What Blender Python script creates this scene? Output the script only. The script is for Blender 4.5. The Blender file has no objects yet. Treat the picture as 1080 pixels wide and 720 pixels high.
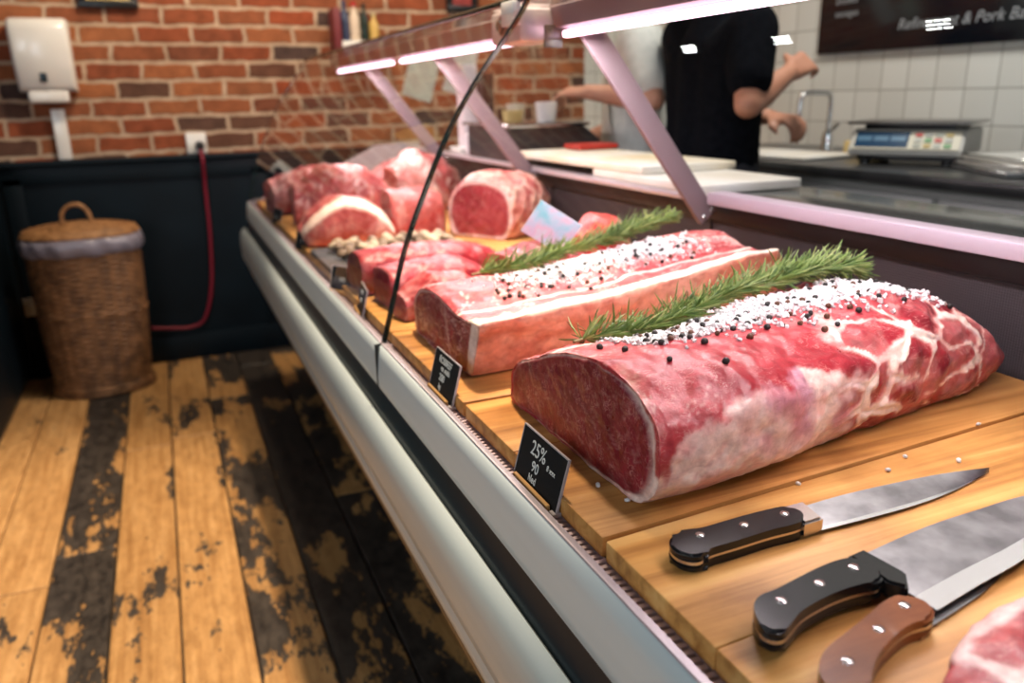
import bpy, bmesh, math, random
from mathutils import Vector, Matrix, noise, Euler
from mathutils.bvhtree import BVHTree

random.seed(7)
scene = bpy.context.scene
COL = scene.collection
PI = math.pi

# ------------------------------------------------------------------ helpers
def link(o, parent=None):
    COL.objects.link(o)
    if parent is not None:
        o.parent = parent
    return o

def tag(o, label=None, cat=None, group=None, kind=None):
    if label: o['label'] = label
    if cat: o['category'] = cat
    if group: o['group'] = group
    if kind: o['kind'] = kind
    return o

def mesh_obj(name, verts, faces, m=None, parent=None, smooth=False, loc=None, rot=None):
    me = bpy.data.meshes.new(name)
    me.from_pydata([tuple(v) for v in verts], [], faces)
    me.update()
    if smooth:
        me.polygons.foreach_set('use_smooth', [True] * len(me.polygons))
    if m is not None:
        for mm in (m if isinstance(m, (list, tuple)) else [m]):
            me.materials.append(mm)
    o = bpy.data.objects.new(name, me)
    if loc is not None: o.location = loc
    if rot is not None: o.rotation_euler = rot
    return link(o, parent)

def bm_obj(name, bm, m=None, parent=None, smooth=False, loc=None, rot=None, sharp=None):
    me = bpy.data.meshes.new(name)
    bmesh.ops.recalc_face_normals(bm, faces=bm.faces[:])
    bm.to_mesh(me); bm.free()
    if smooth:
        me.polygons.foreach_set('use_smooth', [True] * len(me.polygons))
        if sharp is not None:
            me.set_sharp_from_angle(angle=math.radians(sharp))
    if m is not None:
        for mm in (m if isinstance(m, (list, tuple)) else [m]):
            me.materials.append(mm)
    o = bpy.data.objects.new(name, me)
    if loc is not None: o.location = loc
    if rot is not None: o.rotation_euler = rot
    return link(o, parent)

def empty(name, loc=(0, 0, 0), rot=(0, 0, 0)):
    o = bpy.data.objects.new(name, None)
    o.location = loc; o.rotation_euler = rot
    o.empty_display_size = .05
    return link(o)

def copy_tree(o, parent=None):
    c = o.copy(); COL.objects.link(c)
    c.parent = parent
    for ch in list(o.children):
        copy_tree(ch, c)
    return c

def bm_new(): return bmesh.new()

def add_box(bm, x0, x1, y0, y1, z0, z1, bev=0.0, seg=2, mat=None, mi=0):
    r = bmesh.ops.create_cube(bm, size=1)
    vs = r['verts']
    for v in vs:
        v.co = Vector(((x0 + x1) / 2 + v.co.x * (x1 - x0), (y0 + y1) / 2 + v.co.y * (y1 - y0), (z0 + z1) / 2 + v.co.z * (z1 - z0)))
    fs = list({f for v in vs for f in v.link_faces})
    for f in fs: f.material_index = mi
    if bev > 0:
        es = list({e for v in vs for e in v.link_edges})
        rr = bmesh.ops.bevel(bm, geom=es, offset=bev, segments=seg, affect='EDGES', profile=.5)
        vs = list({v for f in rr['faces'] for v in f.verts} | {v for v in vs if v.is_valid})
        for f in rr['faces']: f.material_index = mi
    if mat is not None:
        bmesh.ops.transform(bm, matrix=mat, verts=vs)
    return vs

def box_obj(name, x0, x1, y0, y1, z0, z1, m, parent=None, bev=0.003, seg=2, loc=None, rot=None):
    bm = bm_new(); add_box(bm, x0, x1, y0, y1, z0, z1, bev, seg)
    return bm_obj(name, bm, m, parent, smooth=bev > 0, loc=loc, rot=rot, sharp=40)

def add_tube(bm, pts, rad, seg=12, cap=True):
    pts = [Vector(p) for p in pts]
    n = len(pts)
    rads = rad if isinstance(rad, (list, tuple)) else [rad] * n
    rings = []
    up = Vector((0, 0, 1))
    prev = None
    for i, p in enumerate(pts):
        d = (pts[min(i + 1, n - 1)] - pts[max(i - 1, 0)])
        if d.length < 1e-9: d = Vector((0, 0, 1))
        d.normalize()
        if prev is None:
            a = d.cross(up)
            if a.length < 1e-3: a = d.cross(Vector((1, 0, 0)))
        else:
            a = prev - d * prev.dot(d)
            if a.length < 1e-6: a = d.cross(up)
        a.normalize(); prev = a
        b = d.cross(a)
        rings.append([bm.verts.new(p + (a * math.cos(2 * PI * k / seg) + b * math.sin(2 * PI * k / seg)) * rads[i]) for k in range(seg)])
    for i in range(n - 1):
        for k in range(seg):
            bm.faces.new((rings[i][k], rings[i][(k + 1) % seg], rings[i + 1][(k + 1) % seg], rings[i + 1][k]))
    if cap:
        bm.faces.new(rings[0][::-1]); bm.faces.new(rings[-1])
    return [v for r in rings for v in r]

def tube_obj(name, pts, rad, m, parent=None, seg=12):
    bm = bm_new(); add_tube(bm, pts, rad, seg)
    return bm_obj(name, bm, m, parent, smooth=True, sharp=50)

def add_lathe(bm, prof, cx=0, cy=0, seg=32, sx=1, sy=1):
    rings = []
    for r, z in prof:
        rings.append([bm.verts.new((cx + sx * r * math.cos(2 * PI * k / seg), cy + sy * r * math.sin(2 * PI * k / seg), z)) for k in range(seg)])
    for i in range(len(rings) - 1):
        for k in range(seg):
            bm.faces.new((rings[i][k], rings[i][(k + 1) % seg], rings[i + 1][(k + 1) % seg], rings[i + 1][k]))
    bm.faces.new(rings[0][::-1]); bm.faces.new(rings[-1])

def lathe_obj(name, prof, m, parent=None, seg=32, loc=None, rot=None, sx=1, sy=1):
    bm = bm_new(); add_lathe(bm, prof, seg=seg, sx=sx, sy=sy)
    return bm_obj(name, bm, m, parent, smooth=True, loc=loc, rot=rot, sharp=35)

def extrude_profile_y(name, prof, y0, y1, m, parent=None, ny=1, smooth=True, sharp=35):
    """closed (x,z) profile swept along y"""
    bm = bm_new(); rings = []
    for j in range(ny + 1):
        y = y0 + (y1 - y0) * j / ny
        rings.append([bm.verts.new((x, y, z)) for x, z in prof])
    n = len(prof)
    for j in range(ny):
        for k in range(n):
            bm.faces.new((rings[j][k], rings[j][(k + 1) % n], rings[j + 1][(k + 1) % n], rings[j + 1][k]))
    bm.faces.new(rings[0]); bm.faces.new(rings[-1][::-1])
    return bm_obj(name, bm, m, parent, smooth=smooth, sharp=sharp)

def catmull(pts, n, closed=False):
    P = [Vector(p) for p in pts]; out = []
    N = len(P)
    segs = N if closed else N - 1
    for k in range(n):
        u = k / n * segs if closed else k / (n - 1) * segs
        i = min(int(u), segs - 1); f = u - i
        if closed: a, b, c, d = P[(i - 1) % N], P[i % N], P[(i + 1) % N], P[(i + 2) % N]
        else: a, b, c, d = P[max(i - 1, 0)], P[i], P[min(i + 1, N - 1)], P[min(i + 2, N - 1)]
        out.append(.5 * ((2 * b) + (c - a) * f + (2 * a - 5 * b + 4 * c - d) * f * f + (3 * b - a - 3 * c + d) * f ** 3))
    return out

def lerp(a, b, t): return a + (b - a) * t
def clamp(x, a=0., b=1.): return a if x < a else b if x > b else x
def sstep(a, b, x):
    t = clamp((x - a) / (b - a)); return t * t * (3 - 2 * t)
def mixc(a, b, t): return tuple(lerp(a[i], b[i], t) for i in range(3))
def ctrl(tab, s):
    w_ = max(len(r) for r in tab); tab = [tuple(r) + (0.,) * (w_ - len(r)) for r in tab]
    for i in range(len(tab) - 1):
        if s <= tab[i + 1][0]:
            a, b = tab[i], tab[i + 1]
            t = clamp((s - a[0]) / max(1e-9, b[0] - a[0])); 
            return [lerp(a[k], b[k], t) for k in range(1, len(a))]
    return list(tab[-1][1:])

# ------------------------------------------------------------------ materials
def mat(name, base=(.5, .5, .5), rough=.5, metal=0., spec=.5, coat=0., emit=None, estr=0., sss=0.):
    m = bpy.data.materials.new(name); m.use_nodes = True
    b = m.node_tree.nodes['Principled BSDF']
    b.inputs['Base Color'].default_value = (*base, 1)
    b.inputs['Roughness'].default_value = rough
    b.inputs['Metallic'].default_value = metal
    b.inputs['Specular IOR Level'].default_value = spec
    b.inputs['Coat Weight'].default_value = coat
    b.inputs['Coat Roughness'].default_value = .08
    if emit:
        b.inputs['Emission Color'].default_value = (*emit, 1)
        b.inputs['Emission Strength'].default_value = estr
    if sss:
        b.inputs['Subsurface Weight'].default_value = sss
        b.inputs['Subsurface Radius'].default_value = (1., .35, .25)
        b.inputs['Subsurface Scale'].default_value = .006
    return m

class NT:
    def __init__(s, m): s.t = m.node_tree; s.b = s.t.nodes['Principled BSDF']
    def n(s, typ, **kw):
        nd = s.t.nodes.new(typ)
        for k, v in kw.items():
            if k.startswith('_'): setattr(nd, k[1:], v)
            else: nd.inputs[k.replace('__', ' ')].default_value = v
        return nd
    def l(s, a, b): s.t.links.new(a, b)
    def ramp(s, fac, stops, interp='LINEAR'):
        r = s.t.nodes.new('ShaderNodeValToRGB'); r.color_ramp.interpolation = interp
        e = r.color_ramp.elements
        while len(e) < len(stops): e.new(.5)
        for i, (p, c) in enumerate(stops):
            e[i].position = p; e[i].color = (*c, 1) if len(c) == 3 else c
        s.l(fac, r.inputs[0]); return r
    def bump(s, h, strength=.3, dist=.01):
        b = s.n('ShaderNodeBump', Strength=strength, Distance=dist)
        s.l(h, b.inputs['Height']); s.l(b.outputs[0], s.b.inputs['Normal']); return b
    def mixrgb(s, fac, a, b, typ='MIX'):
        x = s.t.nodes.new('ShaderNodeMix'); x.data_type = 'RGBA'; x.blend_type = typ
        for sock, v in ((x.inputs[0], fac), (x.inputs[6], a), (x.inputs[7], b)):
            if hasattr(v, 'links'): s.l(v, sock)
            elif isinstance(v, (int, float)): sock.default_value = v
            else: sock.default_value = (*v, 1)
        return x.outputs[2]

def coords(nt, scale=(1, 1, 1), kind='Object', loc=(0, 0, 0)):
    tc = nt.t.nodes.new('ShaderNodeTexCoord'); mp = nt.t.nodes.new('ShaderNodeMapping')
    mp.inputs['Scale'].default_value = scale; mp.inputs['Location'].default_value = loc
    nt.l(tc.outputs[kind], mp.inputs[0]); return mp.outputs[0]

def noisy(name, c1, c2, scale=20, rough=.5, metal=0, bump=0., stretch=(1, 1, 1), spec=.5, lo=.35, hi=.65, coat=0, bdist=.002):
    m = mat(name, c1, rough, metal, spec, coat); nt = NT(m)
    v = coords(nt, stretch)
    nz = nt.n('ShaderNodeTexNoise', Scale=scale, Detail=5.); nt.l(v, nz.inputs['Vector'])
    r = nt.ramp(nz.outputs[0], [(lo, c1), (hi, c2)])
    nt.l(r.outputs[0], nt.b.inputs['Base Color'])
    if bump: nt.bump(nz.outputs[0], bump, bdist)
    return m

def glass_mat(name, tint=(.97, .985, .98), ior=1.5, rough=0.0, gain=1.0):
    m = bpy.data.materials.new(name); m.use_nodes = True
    t = m.node_tree; t.nodes.clear()
    out = t.nodes.new('ShaderNodeOutputMaterial'); mx = t.nodes.new('ShaderNodeMixShader')
    tr = t.nodes.new('ShaderNodeBsdfTransparent'); gl = t.nodes.new('ShaderNodeBsdfGlossy')
    lw = t.nodes.new('ShaderNodeLayerWeight'); lw.inputs[0].default_value = .5
    pw = t.nodes.new('ShaderNodeMath'); pw.operation = 'POWER'; t.links.new(lw.outputs['Facing'], pw.inputs[0]); pw.inputs[1].default_value = 5.
    fr = t.nodes.new('ShaderNodeMath'); fr.operation = 'MULTIPLY_ADD'; t.links.new(pw.outputs[0], fr.inputs[0])
    f0 = ((ior - 1) / (ior + 1)) ** 2; fr.inputs[1].default_value = (1 - f0) * .86; fr.inputs[2].default_value = f0 * .8
    tr.inputs[0].default_value = (*tint, 1); gl.inputs['Roughness'].default_value = rough
    t.links.new(fr.outputs[0], mx.inputs[0]); t.links.new(tr.outputs[0], mx.inputs[1]); t.links.new(gl.outputs[0], mx.inputs[2])
    t.links.new(mx.outputs[0], out.inputs[0])
    return m

M = {}
M['teal'] = noisy('teal_paint', (.0013, .0052, .009), (.0022, .0078, .013), 6, rough=.5, spec=.2)
M['teal_dark'] = mat('dark_teal_metal', (.004, .014, .021), .3)
M['silver'] = noisy('satin_silver', (.40, .47, .48), (.46, .53, .54), 30, rough=.34, metal=.3, stretch=(1, .05, 1))
M['silver_strip'] = noisy('pale_grey_strip', (.52, .59, .60), (.57, .64, .65), 30, rough=.38, metal=.1, stretch=(1, .05, 1))
M['pinksteel'] = mat('brushed_steel', (.72, .64, .68), .38, .55)
M['lip'] = mat('lip_steel', (.42, .36, .39), .45, .3)
M['black'] = mat('black_plastic', (.008, .008, .009), .35)
M['gasket'] = mat('black_gasket', (.004, .005, .006), .5)
M['white_plastic'] = mat('white_plastic', (.78, .77, .74), .25, coat=.3)
M['white_board'] = noisy('white_chopping_plastic', (.82, .8, .76), (.74, .68, .58), 5, rough=.5)
M['steel'] = mat('steel', (.6, .6, .6), .25, 1.)
M['chrome'] = mat('chrome', (.8, .8, .8), .08, 1.)
M['dark_steel'] = noisy('dark_steel', (.06, .062, .065), (.09, .092, .095), 10, rough=.28, metal=.6)
M['glass'] = glass_mat('clear_glass')
M['glass_in'] = bpy.data.materials.new('clear_glass_inner'); M['glass_in'].use_nodes = True
_t = M['glass_in'].node_tree; _t.nodes.clear(); _o = _t.nodes.new('ShaderNodeOutputMaterial'); _b = _t.nodes.new('ShaderNodeBsdfTransparent'); _t.links.new(_b.outputs[0], _o.inputs[0])
M['glass_edge'] = mat('dark_green_glass_edge', (.004, .02, .017), .15)
M['led'] = mat('led_tube', (1, .9, .95), .4, emit=(1, .66, .82), estr=5.5)

# brick
def brick_mat():
    m = mat('red_brick', (.4, .15, .08), .85, spec=.2); nt = NT(m)
    tc = nt.t.nodes.new('ShaderNodeTexCoord')
    sep = nt.t.nodes.new('ShaderNodeSeparateXYZ'); nt.l(tc.outputs['Object'], sep.inputs[0])
    add = nt.n('ShaderNodeMath', _operation='ADD'); nt.l(sep.outputs[0], add.inputs[0]); nt.l(sep.outputs[1], add.inputs[1])
    cmb = nt.t.nodes.new('ShaderNodeCombineXYZ'); nt.l(add.outputs[0], cmb.inputs[0]); nt.l(sep.outputs[2], cmb.inputs[1])
    wob = nt.n('ShaderNodeTexNoise', Scale=14., Detail=2.); nt.l(tc.outputs['Object'], wob.inputs['Vector'])
    vm = nt.n('ShaderNodeVectorMath', _operation='MULTIPLY_ADD'); nt.l(wob.outputs['Color'], vm.inputs[0])
    vm.inputs[1].default_value = (.03, .022, 0); nt.l(cmb.outputs[0], vm.inputs[2])
    bt = nt.n('ShaderNodeTexBrick', Scale=1.); bt.offset = .5; bt.squash = 1
    bt.inputs['Color1'].default_value = (0, 0, 0, 1); bt.inputs['Color2'].default_value = (1, 1, 1, 1); bt.inputs['Mortar'].default_value = (.5, .5, .5, 1)
    bt.inputs['Mortar Size'].default_value = .0088; bt.inputs['Mortar Smooth'].default_value = .3
    bt.inputs['Brick Width'].default_value = .215; bt.inputs['Row Height'].default_value = .0735; bt.inputs['Bias'].default_value = 0
    nt.l(vm.outputs[0], bt.inputs['Vector'])
    cr = nt.ramp(bt.outputs['Color'], [(0, (.075, .05, .045)), (.14, (.12, .06, .04)), (.22, (.22, .072, .036)), (.45, (.30, .072, .030)), (.65, (.25, .085, .04)), (.85, (.36, .135, .056)), (1, (.17, .07, .04))])
    nz = nt.n('ShaderNodeTexNoise', Scale=22., Detail=6.); nt.l(tc.outputs['Object'], nz.inputs['Vector'])
    c2 = nt.mixrgb(.55, cr.outputs[0], nt.ramp(nz.outputs[0], [(.3, (.45, .38, .35)), (.7, (1.25, 1.15, 1.1))]).outputs[0], 'MULTIPLY')
    mor = nt.ramp(nz.outputs[0], [(.3, (.36, .25, .17)), (.7, (.56, .42, .30))])
    c3 = nt.mixrgb(bt.outputs['Fac'], c2, mor.outputs[0])
    nt.l(c3, nt.b.inputs['Base Color'])
    inv = nt.n('ShaderNodeMath', _operation='SUBTRACT'); inv.inputs[0].default_value = 1.; nt.l(bt.outputs['Fac'], inv.inputs[1])
    h = nt.n('ShaderNodeMath', _operation='MULTIPLY_ADD'); nt.l(nz.outputs[0], h.inputs[0]); h.inputs[1].default_value = .35; nt.l(inv.outputs[0], h.inputs[2])
    nt.bump(h.outputs[0], .8, .012)
    return m
M['brick'] = brick_mat()

def tile_mat():
    m = mat('white_tile', (.75, .75, .72), .18, spec=.5); nt = NT(m)
    tc = nt.t.nodes.new('ShaderNodeTexCoord')
    sep = nt.t.nodes.new('ShaderNodeSeparateXYZ'); nt.l(tc.outputs['Object'], sep.inputs[0])
    add = nt.n('ShaderNodeMath', _operation='ADD'); nt.l(sep.outputs[0], add.inputs[0]); nt.l(sep.outputs[1], add.inputs[1])
    cmb = nt.t.nodes.new('ShaderNodeCombineXYZ'); nt.l(add.outputs[0], cmb.inputs[0]); nt.l(sep.outputs[2], cmb.inputs[1])
    bt = nt.n('ShaderNodeTexBrick', Scale=1.); bt.offset = 0; bt.squash = 1
    bt.inputs['Color1'].default_value = (.66, .66, .62, 1); bt.inputs['Color2'].default_value = (.74, .74, .70, 1); bt.inputs['Mortar'].default_value = (.33, .32, .29, 1)
    bt.inputs['Mortar Size'].default_value = .0022; bt.inputs['Mortar Smooth'].default_value = .1
    bt.inputs['Brick Width'].default_value = .114; bt.inputs['Row Height'].default_value = .114
    nt.l(cmb.outputs[0], bt.inputs['Vector'])
    nt.l(bt.outputs['Color'], nt.b.inputs['Base Color'])
    inv = nt.n('ShaderNodeMath', _operation='SUBTRACT'); inv.inputs[0].default_value = 1.; nt.l(bt.outputs['Fac'], inv.inputs[1])
    nt.bump(inv.outputs[0], .5, .002)
    return m
M['tile'] = tile_mat()
M['plaster'] = noisy('plaster', (.62, .58, .52), (.68, .64, .58), 8, rough=.9)

M['ceil'] = noisy('dark_ceiling', (.018, .017, .017), (.03, .028, .027), 8, rough=.9, spec=.1)

# floor boards : per-plank attributes Col(r = paint bias, g = random, b = wood tone)
def floor_mat():
    m = mat('worn_boards', (.4, .22, .08), .5, spec=.35); nt = NT(m)
    at = nt.t.nodes.new('ShaderNodeVertexColor'); at.layer_name = 'Col'
    sep = nt.t.nodes.new('ShaderNodeSeparateColor'); nt.l(at.outputs[0], sep.inputs[0])
    tc = nt.t.nodes.new('ShaderNodeTexCoord')
    off = nt.n('ShaderNodeCombineXYZ'); 
    k = nt.n('ShaderNodeMath', _operation='MULTIPLY'); nt.l(sep.outputs[1], k.inputs[0]); k.inputs[1].default_value = 37.
    nt.l(k.outputs[0], off.inputs[2])
    va = nt.n('ShaderNodeVectorMath', _operation='ADD'); nt.l(tc.outputs['Object'], va.inputs[0]); nt.l(off.outputs[0], va.inputs[1])
    def nz(scale, st, det=6., rough=.6):
        mp = nt.n('ShaderNodeMapping'); mp.inputs['Scale'].default_value = st; nt.l(va.outputs[0], mp.inputs[0])
        n = nt.n('ShaderNodeTexNoise', Scale=scale, Detail=det, Roughness=rough); nt.l(mp.outputs[0], n.inputs['Vector']); return n.outputs[0]
    grain = nz(60, (1, .06, 1)); big = nz(4.2, (1.6, .55, 1), 7., .62); fine = nz(38, (1, .45, 1), 5., .7)
    wood = nt.ramp(grain, [(.3, (.36, .185, .062)), (.55, (.50, .285, .11)), (.75, (.58, .35, .15))])
    tone = nt.mixrgb(.8, wood.outputs[0], nt.ramp(sep.outputs[2], [(0, (.55, .5, .42)), (1, (1.1, 1.06, 1.02))]).outputs[0], 'MULTIPLY')
    blot = nt.mixrgb(.6, tone, nt.ramp(fine, [(.32, (.55, .48, .42)), (.6, (1.05, 1.03, 1.))]).outputs[0], 'MULTIPLY')
    s1 = nt.n('ShaderNodeMath', _operation='MULTIPLY_ADD'); nt.l(fine, s1.inputs[0]); s1.inputs[1].default_value = .36; nt.l(big, s1.inputs[2])
    s2 = nt.n('ShaderNodeMath', _operation='ADD'); nt.l(s1.outputs[0], s2.inputs[0]); nt.l(sep.outputs[0], s2.inputs[1])
    mask = nt.ramp(s2.outputs[0], [(.895, (0, 0, 0)), (.935, (1, 1, 1))])
    tar = nt.ramp(fine, [(.35, (.012, .010, .009)), (.65, (.055, .043, .034))])
    c = nt.mixrgb(mask.outputs[0], blot, tar.outputs[0])
    # nail holes
    vo = nt.n('ShaderNodeTexVoronoi', Scale=7.5); nt.l(va.outputs[0], vo.inputs['Vector'])
    hole = nt.ramp(vo.outputs['Distance'], [(.035, (1, 1, 1)), (.05, (0, 0, 0))])
    c = nt.mixrgb(hole.outputs[0], c, (.03, .018, .01))
    nt.l(c, nt.b.inputs['Base Color'])
    nt.l(nt.ramp(fine, [(.3, (.42, .42, .42)), (.7, (.62, .62, .62))]).outputs[0], nt.b.inputs['Roughness'])
    nt.bump(s1.outputs[0], .25, .004)
    return m
M['floor'] = floor_mat()

def wood_mat(name, c1, c2, c3, scale=30, st=(.08, 1, 1), rough=.45):
    m = mat(name, c2, rough, spec=.25); nt = NT(m)
    v = coords(nt, st)
    w = nt.n('ShaderNodeTexNoise', Scale=scale, Detail=7., Roughness=.6, Distortion=.4); nt.l(v, w.inputs['Vector'])
    v2 = coords(nt, (1, 1, 1))
    n2 = nt.n('ShaderNodeTexNoise', Scale=9., Detail=5.); nt.l(v2, n2.inputs['Vector'])
    r = nt.ramp(w.outputs[0], [(.3, c1), (.5, c2), (.7, c3)])
    c = nt.mixrgb(.6, r.outputs[0], nt.ramp(n2.outputs[0], [(.33, (.50, .40, .32)), (.5, (.95, .92, .88)), (.66, (1.1, 1.07, 1.03))]).outputs[0], 'MULTIPLY')
    nt.l(c, nt.b.inputs['Base Color']); nt.bump(w.outputs[0], .12, .002)
    return m
M['board'] = wood_mat('beech_board', (.33, .135, .033), (.64, .315, .09), (.78, .45, .16), 42, (.05, 1, 1))
M['board_b'] = wood_mat('beech_board_dark', (.28, .105, .027), (.55, .25, .07), (.69, .36, .12), 42, (.05, 1, 1))
M['handle_wood'] = wood_mat('rosewood', (.11, .028, .009), (.21, .06, .018), (.30, .095, .03), 40, (.15, 1, 1), .25)
M['brown_cap'] = wood_mat('brown_wood', (.10, .05, .02), (.16, .08, .035), (.2, .11, .05))

def vcol_mat(name, rough=.32, sss=.12, bump=.25, bscale=260, vary=.5, coat=.0):
    m = mat(name, (.5, .1, .1), rough, spec=.38, sss=sss, coat=coat); nt = NT(m)
    at = nt.t.nodes.new('ShaderNodeVertexColor'); at.layer_name = 'Col'
    v = coords(nt)
    n1 = nt.n('ShaderNodeTexNoise', Scale=bscale, Detail=4.); nt.l(v, n1.inputs['Vector'])
    n2 = nt.n('ShaderNodeTexNoise', Scale=55., Detail=6., Roughness=.65); nt.l(v, n2.inputs['Vector'])
    c = nt.mixrgb(vary, at.outputs[0], nt.ramp(n2.outputs[0], [(.3, (.62, .55, .55)), (.7, (1.35, 1.4, 1.4))]).outputs[0], 'MULTIPLY')
    vs_ = nt.n('ShaderNodeMapping'); vs_.inputs['Scale'].default_value = (.55, 1.3, 1.); nt.l(v, vs_.inputs[0])
    n3 = nt.n('ShaderNodeTexNoise', Scale=95., Detail=5., Roughness=.6, Distortion=.8); nt.l(vs_.outputs[0], n3.inputs['Vector'])
    rid = nt.n('ShaderNodeMath', _operation='SUBTRACT'); nt.l(n3.outputs[0], rid.inputs[0]); rid.inputs[1].default_value = .5
    ab = nt.n('ShaderNodeMath', _operation='ABSOLUTE'); nt.l(rid.outputs[0], ab.inputs[0])
    vein = nt.ramp(ab.outputs[0], [(.0, (.55, .55, .55)), (.012, (.12, .12, .12)), (.03, (0, 0, 0))])
    gate = nt.ramp(n2.outputs[0], [(.45, (0, 0, 0)), (.6, (1, 1, 1))])
    vg = nt.n('ShaderNodeMath', _operation='MULTIPLY'); nt.l(vein.outputs[0], vg.inputs[0]); nt.l(gate.outputs[0], vg.inputs[1])
    c = nt.mixrgb(vg.outputs[0], c, (.80, .50, .44))
    gr = nt.ramp(n3.outputs[0], [(.3, (.78, .72, .72)), (.5, (1, 1, 1)), (.7, (1.18, 1.2, 1.2))])
    c = nt.mixrgb(.8, c, gr.outputs[0], 'MULTIPLY')
    nt.l(c, nt.b.inputs['Base Color'])
    nt.l(nt.ramp(n2.outputs[0], [(.3, (rough - .1,) * 3), (.7, (rough + .12,) * 3)]).outputs[0], nt.b.inputs['Roughness'])
    ad = nt.n('ShaderNodeMath', _operation='MULTIPLY_ADD'); nt.l(n1.outputs[0], ad.inputs[0]); ad.inputs[1].default_value = .35; nt.l(n2.outputs[0], ad.inputs[2])
    nt.bump(ad.outputs[0], bump, .004)
    return m
M['meat'] = vcol_mat('raw_meat', rough=.37)
M['skin'] = noisy('skin', (.52, .25, .165), (.60, .31, .21), 14, rough=.5)
M['skin_b'] = noisy('skin_tan', (.47, .205, .125), (.55, .26, .165), 14, rough=.5)
M['black_cloth'] = noisy('black_cotton', (.003, .004, .006), (.006, .007, .010), 60, rough=.95, bump=.2, spec=.05)
M['white_cloth'] = noisy('white_cotton', (.62, .64, .60), (.72, .73, .69), 40, rough=.9, bump=.2)
M['apron'] = noisy('cream_apron', (.50, .48, .42), (.58, .55, .48), 40, rough=.9)
M['denim'] = noisy('dark_trousers', (.012, .014, .02), (.02, .022, .03), 50, rough=.9)
M['hair'] = noisy('brown_hair', (.025, .013, .008), (.06, .032, .02), 60, rough=.6)
M['eye'] = mat('eye', (.02, .015, .012), .1)
M['lips'] = mat('lips', (.45, .14, .11), .4)

# ------------------------------------------------------------------ camera
H = 1.15
cam_d = bpy.data.cameras.new('camera'); cam = link(bpy.data.objects.new('camera', cam_d)); scene.camera = cam
cam_d.sensor_width = 36.; cam_d.lens = 28.0; cam_d.clip_start = .02; cam_d.clip_end = 60
pitch, yaw, roll = math.radians(17.2), math.radians(22.9), math.radians(1.2)
Hh = Vector((math.sin(yaw), math.cos(yaw), 0)); Zv = Vector((0, 0, 1))
Fw = Hh * math.cos(pitch) - Zv * math.sin(pitch); Up = Hh * math.sin(pitch) + Zv * math.cos(pitch); Rt = Vector((math.cos(yaw), -math.sin(yaw), 0))
Rc = Rt * math.cos(roll) - Up * math.sin(roll); Uc = Rt * math.sin(roll) + Up * math.cos(roll)
cam.matrix_world = Matrix(((Rc.x, Uc.x, -Fw.x, 0), (Rc.y, Uc.y, -Fw.y, 0), (Rc.z, Uc.z, -Fw.z, H), (0, 0, 0, 1)))
cam_d.dof.use_dof = True; cam_d.dof.focus_distance = 0.79; cam_d.dof.aperture_fstop = 4.0

# ------------------------------------------------------------------ room
YW = 3.888; XL = -2.1; XT = 2.42; CZ = 2.7; YF = -3.0

def structure(o, label=None, cat=None):
    o['kind'] = 'structure'
    if label: o['label'] = label
    if cat: o['category'] = cat
    return o

def build_floor():
    verts = []; faces = []; cols = []
    w = .150
    x = -.256 - w * 13
    rnd = random.Random(5)
    bias = {-3: .25, -2: .22, -1: .44, 0: .27, 1: .27, 2: .385, 3: .455, 4: .43, 5: .43, 6: .45}
    k = -13
    while x < XT + .3:
        ys = [YF]; y = YF
        while y < YW:
            y += rnd.uniform(1.4, 2.6); ys.append(min(y, YW + .05))
        for j in range(len(ys) - 1):
            g = .0022
            b = bias.get(k, rnd.uniform(.15, .5)) + rnd.uniform(-.03, .03)
            c = (b - .15, rnd.random(), rnd.uniform(.55, 1.), 1)
            i0 = len(verts)
            x0, x1, y0, y1 = x + g, x + w - g, ys[j] + g, ys[j + 1] - g
            dz = rnd.uniform(-.0012, .0008)
            bv = .003
            for (a, bb, z) in ((x0, y0, -.012), (x1, y0, -.012), (x1, y1, -.012), (x0, y1, -.012), (x0, y0, dz - bv), (x1, y0, dz - bv), (x1, y1, dz - bv), (x0, y1, dz - bv),
                               (x0 + bv, y0 + bv, dz), (x1 - bv, y0 + bv, dz), (x1 - bv, y1 - bv, dz), (x0 + bv, y1 - bv, dz)):
                verts.append((a, bb, z)); cols.append(c)
            for q in ((0, 1, 5, 4), (1, 2, 6, 5), (2, 3, 7, 6), (3, 0, 4, 7), (4, 5, 9, 8), (5, 6, 10, 9), (6, 7, 11, 10), (7, 4, 8, 11), (8, 9, 10, 11)):
                faces.append(tuple(i0 + t for t in q))
        x += w; k += 1
    i0 = len(verts)
    for p in ((XL - .3, YF, -.011), (XT + .3, YF, -.011), (XT + .3, YW + .1, -.011), (XL - .3, YW + .1, -.011)):
        verts.append(p); cols.append((1.2, .3, .5, 1))
    faces.append((i0, i0 + 1, i0 + 2, i0 + 3))
    o = mesh_obj('floor', verts, faces, M['floor'])
    ca = o.data.color_attributes.new('Col', 'FLOAT_COLOR', 'POINT')
    ca.data.foreach_set('color', [v for c in cols for v in c])
    structure(o, 'worn floor boards of bare yellow wood with patches of old black paint', 'floor')
build_floor()

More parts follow.
